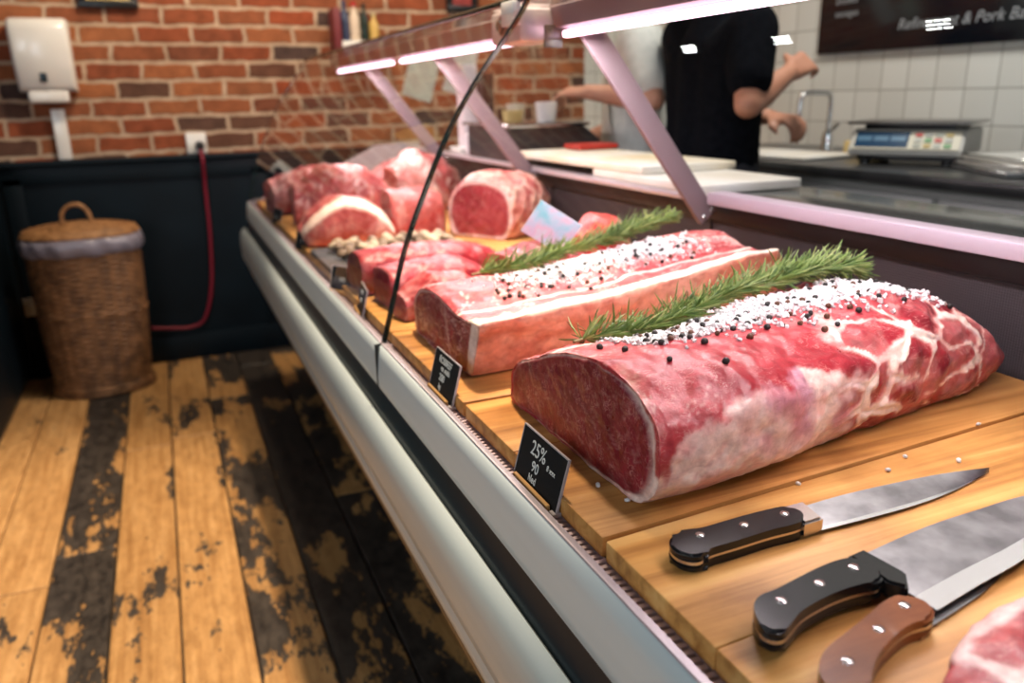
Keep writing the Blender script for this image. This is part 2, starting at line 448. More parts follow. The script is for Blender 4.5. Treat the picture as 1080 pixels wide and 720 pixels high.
bm = bm_new(); add_box(bm, XL - .2, 2.085, YW, YW + .2, 0, CZ)
structure(bm_obj('wall_back', bm, M['brick']), 'red brick wall behind the counter end and the wicker basket', 'wall')
bm = bm_new(); add_box(bm, 2.085, XT + .2, YW, YW + .2, 0, CZ)
structure(bm_obj('wall_corner', bm, M['tile']), 'white tiled end of the back wall beside the brick', 'wall')
bm = bm_new(); add_box(bm, XT, XT + .2, YF, YW, 0, CZ)
structure(bm_obj('wall_right', bm, M['tile']), 'white square tiled wall behind the workers', 'wall')
bm = bm_new(); add_box(bm, XL - .2, XL, YF, YW, 0, CZ)
structure(bm_obj('wall_left', bm, M['teal']), 'dark teal painted side wall of the shop', 'wall')
bm = bm_new(); add_box(bm, XL - .2, XT + .2, YF, YW + .2, CZ, CZ + .1)
structure(bm_obj('ceiling', bm, M['ceil']), 'dark painted ceiling of the shop', 'ceiling')

# wainscot panelling under the brick : board, cap, stiles, skirting
wy = YW - .022
bm = bm_new()
add_box(bm, XL, .985, wy, YW - .001, 0.0, .905)
for xs in (-.62, .36,):
    add_box(bm, xs, xs + .07, wy - .012, wy, .1, .86, .003)
add_box(bm, -.64, .985, wy - .012, wy, .83, .90, .003)
add_box(bm, -.64, .985, wy - .014, wy, .0, .12, .004)
add_box(bm, XL, .985, wy - .03, YW - .001, .905, .928, .005)
structure(bm_obj('trim_1', bm, M['teal'], smooth=True, sharp=35), 'dark teal wall panelling below the red brick', 'wall panelling')
# deep dark cupboard along the left end
cup = empty('low_cupboard', (-.98, 3.45, 0)); tag(cup, 'dark teal low cupboard with brown wooden top beside the wicker basket', 'cupboard')
box_obj('body', -.34, .335, -.42, .40, 0.05, .915, M['teal'], cup, .006)
box_obj('plinth', -.32, .31, -.40, .39, 0, .05, M['teal_dark'], cup, .002)
box_obj('top', -.35, .345, -.43, .41, .915, .95, M['brown_cap'], cup, .006)

# white socket behind the basket
def plate_obj(name, x0, x1, z0, z1, d, m, parent=None, bev=.004, y=YW):
    return box_obj(name, x0, x1, y - d, y, z0, z1, m, parent, bev)
o = empty('wall_socket', (.145, YW, .975)); tag(o, 'white plastic socket with black plug on the brick above the panelling', 'socket')
box_obj('plate', -.042, .042, -.022, -.0005, -.045, .045, M['white_plastic'], o, .006)
bm = bm_new(); add_lathe(bm, [(.0, -.004), (.016, -.004), (.02, 0), (.02, .03), (.014, .045), (0, .046)], seg=20)
bm_obj('plug', bm, M['black'], o, True, loc=(.012, -.022, -.012), rot=(PI / 2, 0, 0), sharp=40)
o = empty('low_socket', (-.5995, 3.80, .33)); tag(o, 'small white socket low beside the wicker basket', 'socket')
box_obj('plate', -.045, .002, -.004, .004, -.04, .04, M['white_plastic'], o, .003)
o.location = (-.585, wy - .019, .325); 
box_obj('rocker', -.03, -.012, -.008, -.004, -.015, .015, M['white_plastic'], o, .001)
# red cord
pts = catmull([(.157, YW - .06, .945), (.158, YW - .085, .9), (.155, YW - .05, .78), (.148, YW - .045, .55), (.125, YW - .045, .33), (.08, YW - .045, .19), (.02, YW - .045, .155), (-.06, YW - .045, .16), (-.15, YW - .045, .17)], 60)
bm = bm_new(); add_tube(bm, pts, .0075, 10)
tag(bm_obj('power_cord', bm, mat('red_cord', (.20, .004, .02), .5), None, True), 'dark red power cord hanging from the socket down the teal panelling', 'cord')

# hand towel dispenser
d = empty('paper_towel_dispenser', (-.385, YW - .001, 1.2)); tag(d, 'white plastic paper towel dispenser mounted on the brick wall', 'towel dispenser')
bm = bm_new()
prof = [(0, 0), (0, .275), (-.075, .275), (-.10, .262), (-.112, .235), (-.108, .12), (-.094, .02), (-.08, 0)]
rings = []
for i, t in enumerate([0, .03, .08, .5, .92, .97, 1.0]):
    ins = (.02 if i in (0, 6) else .006 if i in (1, 5) else 0)
    xw = lerp(-.106, .106, t)
    rings.append([bm.verts.new((xw * (1.0 - .03 * (z < .05)), min(0, y + ins) if y < 0 else 0, z - ins * .4 if z > .2 else z)) for y, z in prof])
for a in range(6):
    for k in range(len(prof)):
        bm.faces.new((rings[a][k], rings[a][(k + 1) % len(prof)], rings[a + 1][(k + 1) % len(prof)], rings[a + 1][k]))
bm.faces.new(rings[0]); bm.faces.new(rings[-1][::-1])
bmesh.ops.bevel(bm, geom=[e for e in bm.edges if e.calc_face_angle(0) > .5], offset=.008, segments=3, affect='EDGES')
bm_obj('cover', bm, M['white_plastic'], d, True, sharp=60)
box_obj('lock_window', -.02, .006, -.104, -.095, .035, .07, M['teal_dark'], d, .003)
box_obj('tray', -.075, .07, -.085, -.002, -.045, .004, M['white_plastic'], d, .012, 3)
# white pipe chase below
tr = box_obj('cable_cover', -.397, -.347, YW - .03, YW - .0005, .929, 1.13, M['white_plastic'], None, .003)
tag(tr, 'short white plastic cable cover below the towel dispenser', 'cable cover')

# picture frames at the top
def frame(name, x0, x1, z0, z1, label, inner, fm=M['black']):
    e = empty(name, ((x0 + x1) / 2, YW - .001, z0)); tag(e, label, 'picture frame')
    w = (x1 - x0) / 2; h = z1 - z0; b = .028
    bm = bm_new()
    add_box(bm, -w, w, -.024, 0, 0, b, .003); add_box(bm, -w, w, -.024, 0, h - b, h, .003)
    add_box(bm, -w, -w + b, -.024, 0, b, h - b, .003); add_box(bm, w - b, w, -.024, 0, b, h - b, .003)
    bm_obj('frame', bm, fm, e, True, sharp=40)
    box_obj('picture', -w + b, w - b, -.012, -.004, b, h - b, inner, e, 0)
frame('picture_frame', -.232, -.008, 1.522, 1.80, 'black picture frame with gold picture above the towel dispenser', noisy('gold_print', (.45, .30, .08), (.62, .45, .16), 20, rough=.4))
frame('picture_frame', 1.335, 1.49, 1.535, 1.80, 'dark picture frame with red picture high on the brick behind the counter', noisy('red_print', (.20, .02, .02), (.35, .05, .04), 20, rough=.5))

# wall shelf with bottles
s = empty('wall_shelf', (.885, YW - .001, 1.36)); tag(s, 'small white wall shelf with dark red side on the brick wall', 'shelf')
box_obj('board', -.085, .105, -.13, 0, 0, .035, M['white_plastic'], s, .004)
box_obj('lower_box', -.085, .06, -.12, 0, -.045, 0, mat('blue_box', (.16, .24, .45), .5), s, .003)
box_obj('side_panel', -.115, -.085, -.135, 0, -.05, .17, mat('maroon_panel', (.16, .02, .025), .5), s, .003)
def bottle(x, col, h, r, label, capc=(.6, .6, .6)):
    b = empty('bottle', (x, YW - .07, 1.396)); tag(b, label, 'bottle')
    lathe_obj('body', [(0, 0), (r * .95, 0), (r, .004), (r, h * .62), (r * .45, h * .78), (r * .4, h * .9), (0, h * .9)], mat('bottle_' + label[:6], col, .25), b, 18)
    lathe_obj('cap', [(0, h * .88), (r * .5, h * .88), (r * .5, h), (0, h)], mat('cap_' + label[:6], capc, .4), b, 14)
bottle(.83, (.04, .05, .10), .17, .021, 'dark blue bottle standing on the wall shelf beside the maroon panel', (.05, .05, .1))
bottle(.875, (.62, .50, .38), .165, .024, 'cream bottle with red cap standing on the wall shelf', (.42, .02, .02))
bottle(.92, (.012, .022, .014), .16, .018, 'slim dark green bottle standing on the wall shelf', (.01, .015, .01))
bottle(.963, (.55, .36, .10), .12, .022, 'short amber bottle at the open end of the wall shelf', (.5, .4, .2))

# sheets of paper pinned to the brick
def sheet(x, z, w, h, rz, col, label):
    e = box_obj('paper_sheet', -w / 2, w / 2, -.003, 0, -h / 2, h / 2, noisy('sheet' + label[:5], col, tuple(c * .8 for c in col), 14, rough=.6), None, 0)
    e.location = (x, YW, z); e.rotation_euler = (0, rz, 0)
    tag(e, label, 'paper sheet')
sheet(1.20, 1.255, .15, .24, .30, (.45, .55, .52), 'pale green paper sheet pinned askew on the brick wall')
sheet(1.42, 1.33, .13, .36, .34, (.52, .58, .60), 'long pale blue paper sheet pinned askew on the brick wall')

# ------------------------------------------------------------------ basket
def basket():
    e = empty('wicker_basket', (-.35, 3.60, 0)); tag(e, 'tall oval brown wicker basket with lid standing by the teal panelling', 'basket')
    m = noisy('wicker', (.10, .042, .014), (.26, .12, .045), 26, rough=.6, bump=.6, bdist=.006)
    nst, rows, sub = 30, 58, 6
    nt = nst * sub
    verts = []; faces = []
    nr = rows * 3
    for j in range(nr + 1):
        f = j / nr; z = .02 + f * .62
        a = lerp(.178, .205, f) + .006 * math.sin(f * PI); b = lerp(.125, .15, f)
        row = j // 3; ph = (j % 3) / 3.
        for k in range(nt):
            th = 2 * PI * k / nt
            wv = .0048 * math.cos(nst / 2 * th * 1 + PI * row) * math.sin(PI * (ph * .8 + .1)) + .002 * math.sin(PI * ph)
            band = .004 if abs(f - .52) < .02 or f < .05 or f > .955 else 0
            r = 1 + (wv + band) / .17
            x = a * math.copysign(abs(math.cos(th)) ** .85, math.cos(th)) * r; y = b * math.copysign(abs(math.sin(th)) ** .85, math.sin(th)) * r
            verts.append((x + .008 * f, y, z))
    for j in range(nr):
        for k in range(nt):
            faces.append((j * nt + k, j * nt + (k + 1) % nt, (j + 1) * nt + (k + 1) % nt, (j + 1) * nt + k))
    faces.append(tuple(range(nt))[::-1])
    mesh_obj('body', verts, faces, m, e, True)
    # base rim
    bm = bm_new()
    for z, rr in ((.012, 1.03), (.03, 1.025)):
        pts = [(.182 * rr * math.cos(2 * PI * k / 48), .129 * rr * math.sin(2 * PI * k / 48), z) for k in range(49)]
        add_tube(bm, pts, .011, 8)
    bm_obj('base_rim', bm, m, e, True)
    # liner bag peeking out
    bm = bm_new(); n = 90; rr = []
    for q, (dz, g) in enumerate(((.585, .004), (.60, .016), (.63, .02), (.648, .012), (.655, -.01))):
        ring = []
        for k in range(n):
            th = 2 * PI * k / n
            w = .008 * noise.noise(Vector((math.cos(th) * 3, math.sin(th) * 3, q * 1.7))) + .004 * math.sin(th * 17 + q)
            dzz = dz + (.012 * noise.noise(Vector((math.cos(th) * 2, math.sin(th) * 2, 4))) if q == 0 else 0)
            ring.append(bm.verts.new(((.206 + g + w) * math.copysign(abs(math.cos(th)) ** .85, math.cos(th)) + .008, (.15 + g + w) * math.copysign(abs(math.sin(th)) ** .85, math.sin(th)), dzz)))
        rr.append(ring)
    for q in range(4):
        for k in range(n): bm.faces.new((rr[q][k], rr[q][(k + 1) % n], rr[q + 1][(k + 1) % n], rr[q + 1][k]))
    bm_obj('liner_bag', bm, mat('grey_bag', (.22, .20, .24), .3), e, True)
    # lid with coil pattern
    verts = []; faces = []; n = 96; nr2 = 40
    for j in range(nr2 + 1):
        f = j / nr2
        for k in range(n):
            th = 2 * PI * k / n
            rad = f
            z = .672 + .028 * (1 - f ** 2.2) + .0035 * math.sin(f * PI * 24) + .002 * math.sin(th * 24 + (j // 3) * PI)
            if f > .97: z -= .012
            verts.append((.216 * rad * math.copysign(abs(math.cos(th)) ** .85, math.cos(th)) + .008, .16 * rad * math.copysign(abs(math.sin(th)) ** .85, math.sin(th)), z))
    for j in range(nr2):
        for k in range(n): faces.append((j * n + k, j * n + (k + 1) % n, (j + 1) * n + (k + 1) % n, (j + 1) * n + k))
    i0 = len(verts)
    for k in range(n):
        x, y, z = verts[nr2 * n + k]; verts.append((x * .98, y * .98, .652))
    for k in range(n): faces.append((nr2 * n + k, nr2 * n + (k + 1) % n, i0 + (k + 1) % n, i0 + k))
    m2 = noisy('wicker_lid', (.19, .085, .028), (.38, .185, .07), 26, rough=.55, bump=.5, bdist=.006)
    lid = mesh_obj('lid', verts, faces, m2, e, True)
    bm = bm_new()
    for dx in (-.006, .006):
        add_tube(bm, catmull([(-.05, dx, .69), (-.047, dx, .735), (-.02, dx, .765), (.02, dx, .767), (.047, dx, .735), (.052, dx, .69)], 30), .008, 8)
    bm_obj('loop_handle', bm, m2, lid, True)
basket()

# ------------------------------------------------------------------ display case
Y0, Y1 = -.35, 3.28          # case runs along y
YS = 1.205                   # pane seam
case = empty('display_case', (.6, 1.5, 0))
tag(case, 'long refrigerated meat display counter with sloping glass front, pale grey rails and pink tube lights', 'display counter')
case.location = (0, 0, 0)
ZV = .764
# lower body with undercut and plinth
extrude_profile_y('lower_panel', [(.262, .56), (.262, .49), (.45, .11), (1.0, .11), (1.0, .56)], Y0, Y1, M['teal_dark'], case, sharp=20)
extrude_profile_y('plinth', [(.50, 0), (.96, 0), (.96, .115), (.50, .115)], Y0 + .03, Y1 - .05, M['black'], case)
# recess and tub
extrude_profile_y('recess_panel', [(.2615, .55), (.2615, .668), (.2755, .700), (.282, .74), (.282, .756), (1.0, .756), (1.0, .55)], Y0 + .002, Y1 - .004, M['teal_dark'], case, sharp=20)
# bumper rail (rounded, grooved)
rail = [(.2615, .668), (.2575, .673), (.250, .669), (.241, .655), (.236, .630), (.2345, .604), (.2355, .588), (.239, .584), (.239, .578), (.2365, .573), (.2375, .560), (.2425, .551), (.252, .548), (.2615, .548)]
extrude_profile_y('bumper_rail', rail, Y0, Y1 + .006, M['silver'], case, sharp=50)
bm = bm_new(); add_box(bm, .2325, .2365, .628, .640, .5795, .5835, .0008)
for k in range(-1, 9):
    y = .25 + k * .42
    if Y0 < y < Y1: add_lathe(bm, [(0, 0), (.0001, 0)], seg=3)
bm.free()
# front strip
strip = [(.2838, .7705), (.2825, .7725), (.2785, .770), (.2750, .750), (.2718, .715), (.2722, .702), (.277, .698), (.2838, .698)]
extrude_profile_y('front_strip', strip, Y0, Y1 + .004, M['silver_strip'], case, sharp=60)
extrude_profile_y('glass_lip', [(.2815, .7690), (.2815, .7745), (.2885, .7745), (.2905, ZV), (.2905, .757), (.284, .757)], Y0, Y1, M['lip'], case, sharp=30)
# slotted air vent
bm = bm_new(); pitch_v = .0086; y = Y0 + .004
xa, xb = .2905, .3065
def quad(bm, x0, x1, y0, y1, z): bm.faces.new([bm.verts.new(p) for p in ((x0, y0, z), (x1, y0, z), (x1, y1, z), (x0, y1, z))])
bmv = bm
quad(bmv, xa, xa + .0022, Y0, Y1, ZV); quad(bmv, xb - .0012, xb, Y0, Y1, ZV)
while y < Y1 - .01:
    quad(bmv, xa + .0022, xb - .0012, y, y + pitch_v * .56, ZV)
    y += pitch_v
vs = bmesh.ops.extrude_face_region(bmv, geom=bmv.faces[:])
for v in vs['geom']:
    if isinstance(v, bmesh.types.BMVert): v.co.z -= .004
bm_obj('air_vent', bmv, mat('pale_pink_vent', (.64, .50, .55), .5, .1), case)
box_obj('vent_channel', .289, .312, Y0 + .004, Y1 - .01, .756, .7575, M['black'], case, 0)
# deck pan, back wall, ledge
box_obj('deck_pan', .3075, .99, Y0 + .004, Y1 - .02, .756, .7645, M['dark_steel'], case, .001)
def mesh_panel_mat():
    m = mat('perforated_panel', (.06, .052, .056), .5, .25); nt = NT(m)
    v = coords(nt, (1, 1, 1))
    vo = nt.n('ShaderNodeTexVoronoi', Scale=270., Randomness=0.); nt.l(v, vo.inputs['Vector'])
    r = nt.ramp(vo.outputs['Distance'], [(.25, (.010, .008, .010)), (.42, (.042, .034, .039))])
    nt.l(r.outputs[0], nt.b.inputs['Base Color']); nt.bump(vo.outputs['Distance'], .5, .004); return m
M['perf'] = mesh_panel_mat()
extrude_profile_y('back_panel', [(.988, .7645), (1.01, .7645), (1.01, .943), (.984, .943), (.984, .906), (.987, .904)], Y0 + .004, Y1 - .02, [M['perf']], case, sharp=20)
box_obj('air_outlet', .976, .985, Y0 + .004, Y1 - .02, .909, .942, mat('outlet_black', (.018, .014, .016), .5), case, .001)
for k in range(3):
    yk = 1.30 + k * .72
    box_obj('panel_joint', .9835, .9875, yk, yk + .004, .7645, .905, M['black'], case, 0)
box_obj('rear_ledge', .942, .985, 0 - .3, 1.262, .9425, .9655, mat('ledge_steel', (.52, .42, .50), .5, .2), case, .003)
box_obj('rear_ledge', .948, .985, 1.285, Y1 - .01, .9425, .9545, M['pinksteel'], case, .003)
box_obj('service_worktop', .985, 1.23, Y0, Y1 - .01, .938, .9535, mat('worktop_steel', (.16, .175, .17), .16, .7), case, .003)
box_obj('rear_skirt', 1.0, 1.2, Y0 + .01, Y1 - .03, .115, .94, M['dark_steel'], case, .004)
# end panel at the far end
bm = bm_new()
pf = [(.28, .70), (.28, .775), (.42, .80), (.60, .87), (.80, .965), (.985, .972), (1.0, .70)]
a = [bm.verts.new((x, Y1 - .018, z)) for x, z in pf]; b = [bm.verts.new((x, Y1, z)) for x, z in pf]
bm.faces.new(a); bm.faces.new(b[::-1])
for k in range(len(pf)): bm.faces.new((a[k], a[(k + 1) % len(pf)], b[(k + 1) % len(pf)], b[k]))
bm_obj('end_panel', bm, mat('end_panel_steel', (.36, .31, .31), .65, .0), case)
# curved front glass
GP = [(.2835, .7745), (.298, .824), (.3265, .92), (.3625, 1.005), (.4055, 1.094), (.4545, 1.170), (.503, 1.231), (.531, 1.268), (.546, 1.292)]
gcurve = catmull([(x, 0, z) for x, z in GP], 40)
def pane(name, y0, y1):
    th = .006
    bm = bm_new(); A = []; B = []
    for i, p in enumerate(gcurve):
        d = gcurve[min(i + 1, 39)] - gcurve[max(i - 1, 0)]; d.normalize()
        n = Vector((d.z, 0, -d.x))
        A.append(p); B.append(p + n * th)
    ring0 = [bm.verts.new((q.x, y0, q.z)) for q in A + B[::-1]]
    ring1 = [bm.verts.new((q.x, y1, q.z)) for q in A + B[::-1]]
    n = len(ring0)
    for k in range(n):
        f = bm.faces.new((ring0[k], ring0[(k + 1) % n], ring1[(k + 1) % n], ring1[k]))
        f.material_index = 1 if k in (39, n - 1) else (0 if k < 39 else 2)
    f0 = bm.faces.new(ring0); f1 = bm.faces.new(ring1[::-1]); f0.material_index = f1.material_index = 1
    return bm_obj(name, bm, [M['glass'], M['glass_edge'], M['glass_in']], case, True, sharp=30)
pane('front_glass', Y0, YS - .003); pane('front_glass', YS + .003, Y1 - .02)
bm = bm_new(); add_tube(bm, [(p.x - .001, YS, p.z) for p in gcurve], .0011, 8)
bm_obj('glass_seam', bm, M['gasket'], case, True)
box_obj('strip_joint', .2705, .285, YS - .0012, YS + .0012, .6985, .7735, M['gasket'], case, 0)
bm = bm_new(); add_tube(bm, [(.546, Y0, 1.2935), (.546, Y1 - .02, 1.2935)], .0045, 8)
bm_obj('glass_top_edge', bm, M['glass_edge'], case, True)
box_obj('top_glass', .548, .72, Y0, Y1 - .02, 1.290, 1.297, M['glass'], case, 0)
# light bar with housings and tubes
M['bar'] = mat('pink_grey_bar', (.30, .225, .25), .5, .2)
extrude_profile_y('light_bar', [(.640, 1.258), (.672, 1.250), (.705, 1.254), (.715, 1.289), (.632, 1.289)], Y0, Y1 - .04, M['bar'], case, sharp=20)
for y0_, y1_ in ((.2, 1.285), (1.455, 2.30), (2.40, 3.16)):
    box_obj('light_tube', .6455, .6605, y0_, y1_, 1.2405, 1.2515, M['led'], case, .004)
# bracket over the seam
br = box_obj('hinge_bracket', .575, .655, 1.30, 1.43, 1.235, 1.288, M['pinksteel'], case, .006)
bm = bm_new(); add_lathe(bm, [(0, 0), (.016, 0), (.016, .006), (.009, .008), (.009, .012), (0, .012)], seg=20)
bm_obj('bolt', bm, M['dark_steel'], br, True, loc=(.574, 1.365, 1.264), rot=(0, -PI / 2, 0), sharp=30)
box_obj('bracket_clip', .62, .654, 1.297, 1.304, 1.225, 1.262, M['dark_steel'], br, .002)
box_obj('glass_clip', .535, .549, 1.235, 1.285, 1.255, 1.292, M['white_plastic'], case, .002)
# struts
def strut(y):
    bm = bm_new()
    p0 = Vector((.955, y, .915)); p1 = Vector((.690, y, 1.258)); d = (p1 - p0); L = d.length; d.normalize()
    ang = math.atan2(d.z, d.x)
    mt = Matrix.Translation(p0) @ Matrix.Rotation(-ang, 4, 'Y')
    add_box(bm, 0, L, -.006, .006, -.021, .021, .003, 2, mt)
    o = bm_obj('strut', bm, M['bar'], case, True, sharp=40)
    bm = bm_new()
    for dz in (-.008, .010):
        add_lathe(bm, [(0, 0), (.0045, 0), (.004, .003), (0, .0035)], seg=10)
        for v in bm.verts[-40:]:
            pass
    for i, v in enumerate(bm.verts):
        z = v.co.z; kx = -.010 if i < 40 else .008
        v.co = Vector((.951 + kx + v.co.x, y - .0062 - z, .925 + kx * .6 + v.co.y))
    bm_obj('screw', bm, M['chrome'], o, True)
for y in (.3, 1.275, 2.08, 2.86): strut(y)

# ------------------------------------------------------------------ cutting boards on the deck
BZ = .785
def deck_board(y0, y1, sk, label, m, x0=.303, x1=.982, joints=(), sk0=0.):
    """front edge parallel to the counter, cross edges slightly out of square"""
    bm = bm_new(); prev = y0; L = list(joints) + [y1]; k0 = sk0
    for n, j in enumerate(L):
        k1 = lerp(sk0, sk, (n + 1) / len(L))
        for v in add_box(bm, x0, x1, prev + .0003, j - .0003, .7646, BZ, .0022, 2):
            f = (v.co.y - prev) / (j - prev); v.co.y += lerp(k0, k1, f) * (v.co.x - x0)
        prev = j; k0 = k1
    o = bm_obj('cutting_board', bm, m, None, True, sharp=40)
    o.data.transform(Matrix.Translation((-.64, -(y0 + y1) / 2, -.7646)))
    o.location = (.64, (y0 + y1) / 2, .7646)
    return tag(o, label, 'cutting board', 'wooden boards lining the meat counter')
R = math.radians
deck_board(.04, .522, .058, 'light wooden board under the three knives, nearest end of the counter', M['board'], joints=(.20, .37))
deck_board(.527, .872, .012, 'wooden board under the large salted roast at the front', M['board_b'], joints=(.72,), sk0=.058)
deck_board(.878, 1.222, 0, 'wooden board under the roast with the thick fat side', M['board_b'], joints=(1.06,), sk0=.012)
deck_board(1.226, 1.67, 0, 'wooden board under the pile of dark red beef cuts', M['board'], joints=(1.43,))
deck_board(1.676, 2.06, 0, 'wooden board under the slate tray of mushrooms', M['board'], joints=(1.86,))
deck_board(2.066, 2.5, 0, 'wooden board under the tall round cut loin by the back panel', M['board'], joints=(2.28,))
deck_board(2.506, 3.2, 0, 'wooden board at the far end under the pork pieces', M['board'], joints=(2.85,))

# ------------------------------------------------------------------ meat
def N3(p, sc, seed=0.): return noise.noise(Vector((p[0] * sc + seed, p[1] * sc + seed * 1.7, p[2] * sc - seed)))
def FB(p, sc, seed=0., o=4): return noise.fractal(Vector((p[0] * sc + seed, p[1] * sc + seed * 1.7, p[2] * sc - seed)), .7, 2.1, o)
def VOR(p, sc, seed=0.):
    d, _ = noise.voronoi(Vector((p[0] * sc + seed, p[1] * sc + seed, p[2] * sc + seed)))
    return d

def superprof(n=2.6, flat=.14):
    def f(t, s=0):
        th = -PI / 2 + 2 * PI * t
        c, s_ = math.cos(th), math.sin(th)
        yy = math.copysign(abs(c) ** (2 / n), c); zz = math.copysign(abs(s_) ** (2 / n), s_)
        z = max(0., .5 + .5 * zz * (1 + flat) - flat * .5 * 0 + 0) 
        z = clamp((.5 + .5 * zz) * (1 + flat) - flat, 0, 1)
        return -yy, z          # t=.25 near side(-y), t=.5 top, t=.75 far side
    return f
def polyprof(pts):
    def f(t, s=0):
        N = 400
        if not hasattr(f, 'c'): f.c = catmull([(p[0], p[1], 0) for p in pts], N, True)
        q = f.c[int(t * N) % N]; q2 = f.c[(int(t * N) + 1) % N]; k = t * N - int(t * N)
        q = q.lerp(q2, k); return q.x, max(0., q.y)
    return f

def roast(name, tab, prof, nu, nv, colf, amp=(.006, .0025), seed=1., cap0=14, cap1=14, bulge0=0., bulge1=.0, m=None, parent=None, capcup=.0015, ridge=None):
    """tab rows: (s, x, yc, w, h [, skew]); local base z=0"""
    verts = []; info = []
    def ring(s, r, reg, xo=0.):
        row = ctrl(tab, s); x, yc, w, h = row[:4]; sk = row[4] if len(row) > 4 else 0.
        for k in range(nv):
            t = k / nv
            yn, zn = prof(t, s)
            y = yc + w * yn; z = h * zn
            if r < 1:
                zc = h * .45
                y = yc + (y - yc) * r; z = zc + (z - zc) * r
            xx = x + sk * z + xo
            verts.append(Vector((xx, y, z))); info.append((reg, r, s, t))
    for k in range(cap0):
        r = k / cap0; ring(0, max(r, .004), 0, -bulge0 * (1 - r * r))
    for i in range(nu + 1): ring(i / nu, 1., 1)
    for k in range(cap1):
        r = 1 - (k + 1) / cap1; ring(1, max(r, .004), 2, bulge1 * (1 - r * r))
    nR = cap0 + nu + 1 + cap1
    faces = []
    for i in range(nR - 1):
        for k in range(nv):
            faces.append((i * nv + k, i * nv + (k + 1) % nv, (i + 1) * nv + (k + 1) % nv, (i + 1) * nv + k))
    faces.append(tuple(range(nv))[::-1]); faces.append(tuple((nR - 1) * nv + k for k in range(nv)))
    me = bpy.data.meshes.new(name); me.from_pydata([tuple(v) for v in verts], [], faces); me.update()
    bmx = bmesh.new(); bmx.from_mesh(me); bmesh.ops.recalc_face_normals(bmx, faces=bmx.faces[:]); bmx.to_mesh(me); bmx.free()
    nrm = [v.normal.copy() for v in me.vertices]
    cols = []; out = []
    for i, v in enumerate(verts):
        reg, r, s, t = info[i]
        c, dh = colf(reg, r, s, t, v)
        cols += [*c, 1.]
        a0, a1 = amp
        if reg == 0 and r < .9: a0, a1 = a0 * .25, a1 * .5
        d = a0 * FB(v, 9., seed, 3) + a1 * FB(v, 42., seed + 3, 3) + dh
        p = v + nrm[i] * d
        if v.z < .006: p.z = max(0.0, v.z) if v.z > 0 else 0.0
        p.z = max(p.z, 0.0)
        out.append(p)
    for i, p in enumerate(out): me.vertices[i].co = p
    me.update(); me.polygons.foreach_set('use_smooth', [True] * len(me.polygons))
    ca = me.color_attributes.new('Col', 'FLOAT_COLOR', 'POINT'); ca.data.foreach_set('color', cols)
    me.materials.append(m or M['meat'])
    o = bpy.data.objects.new(name, me); link(o, parent)
    return o

RED = (.34, .018, .030); RED2 = (.44, .045, .055); DEEP = (.19, .010, .024); CREAM = (.92, .70, .62); PALE = (.80, .42, .38); PURP = (.50, .20, .29)

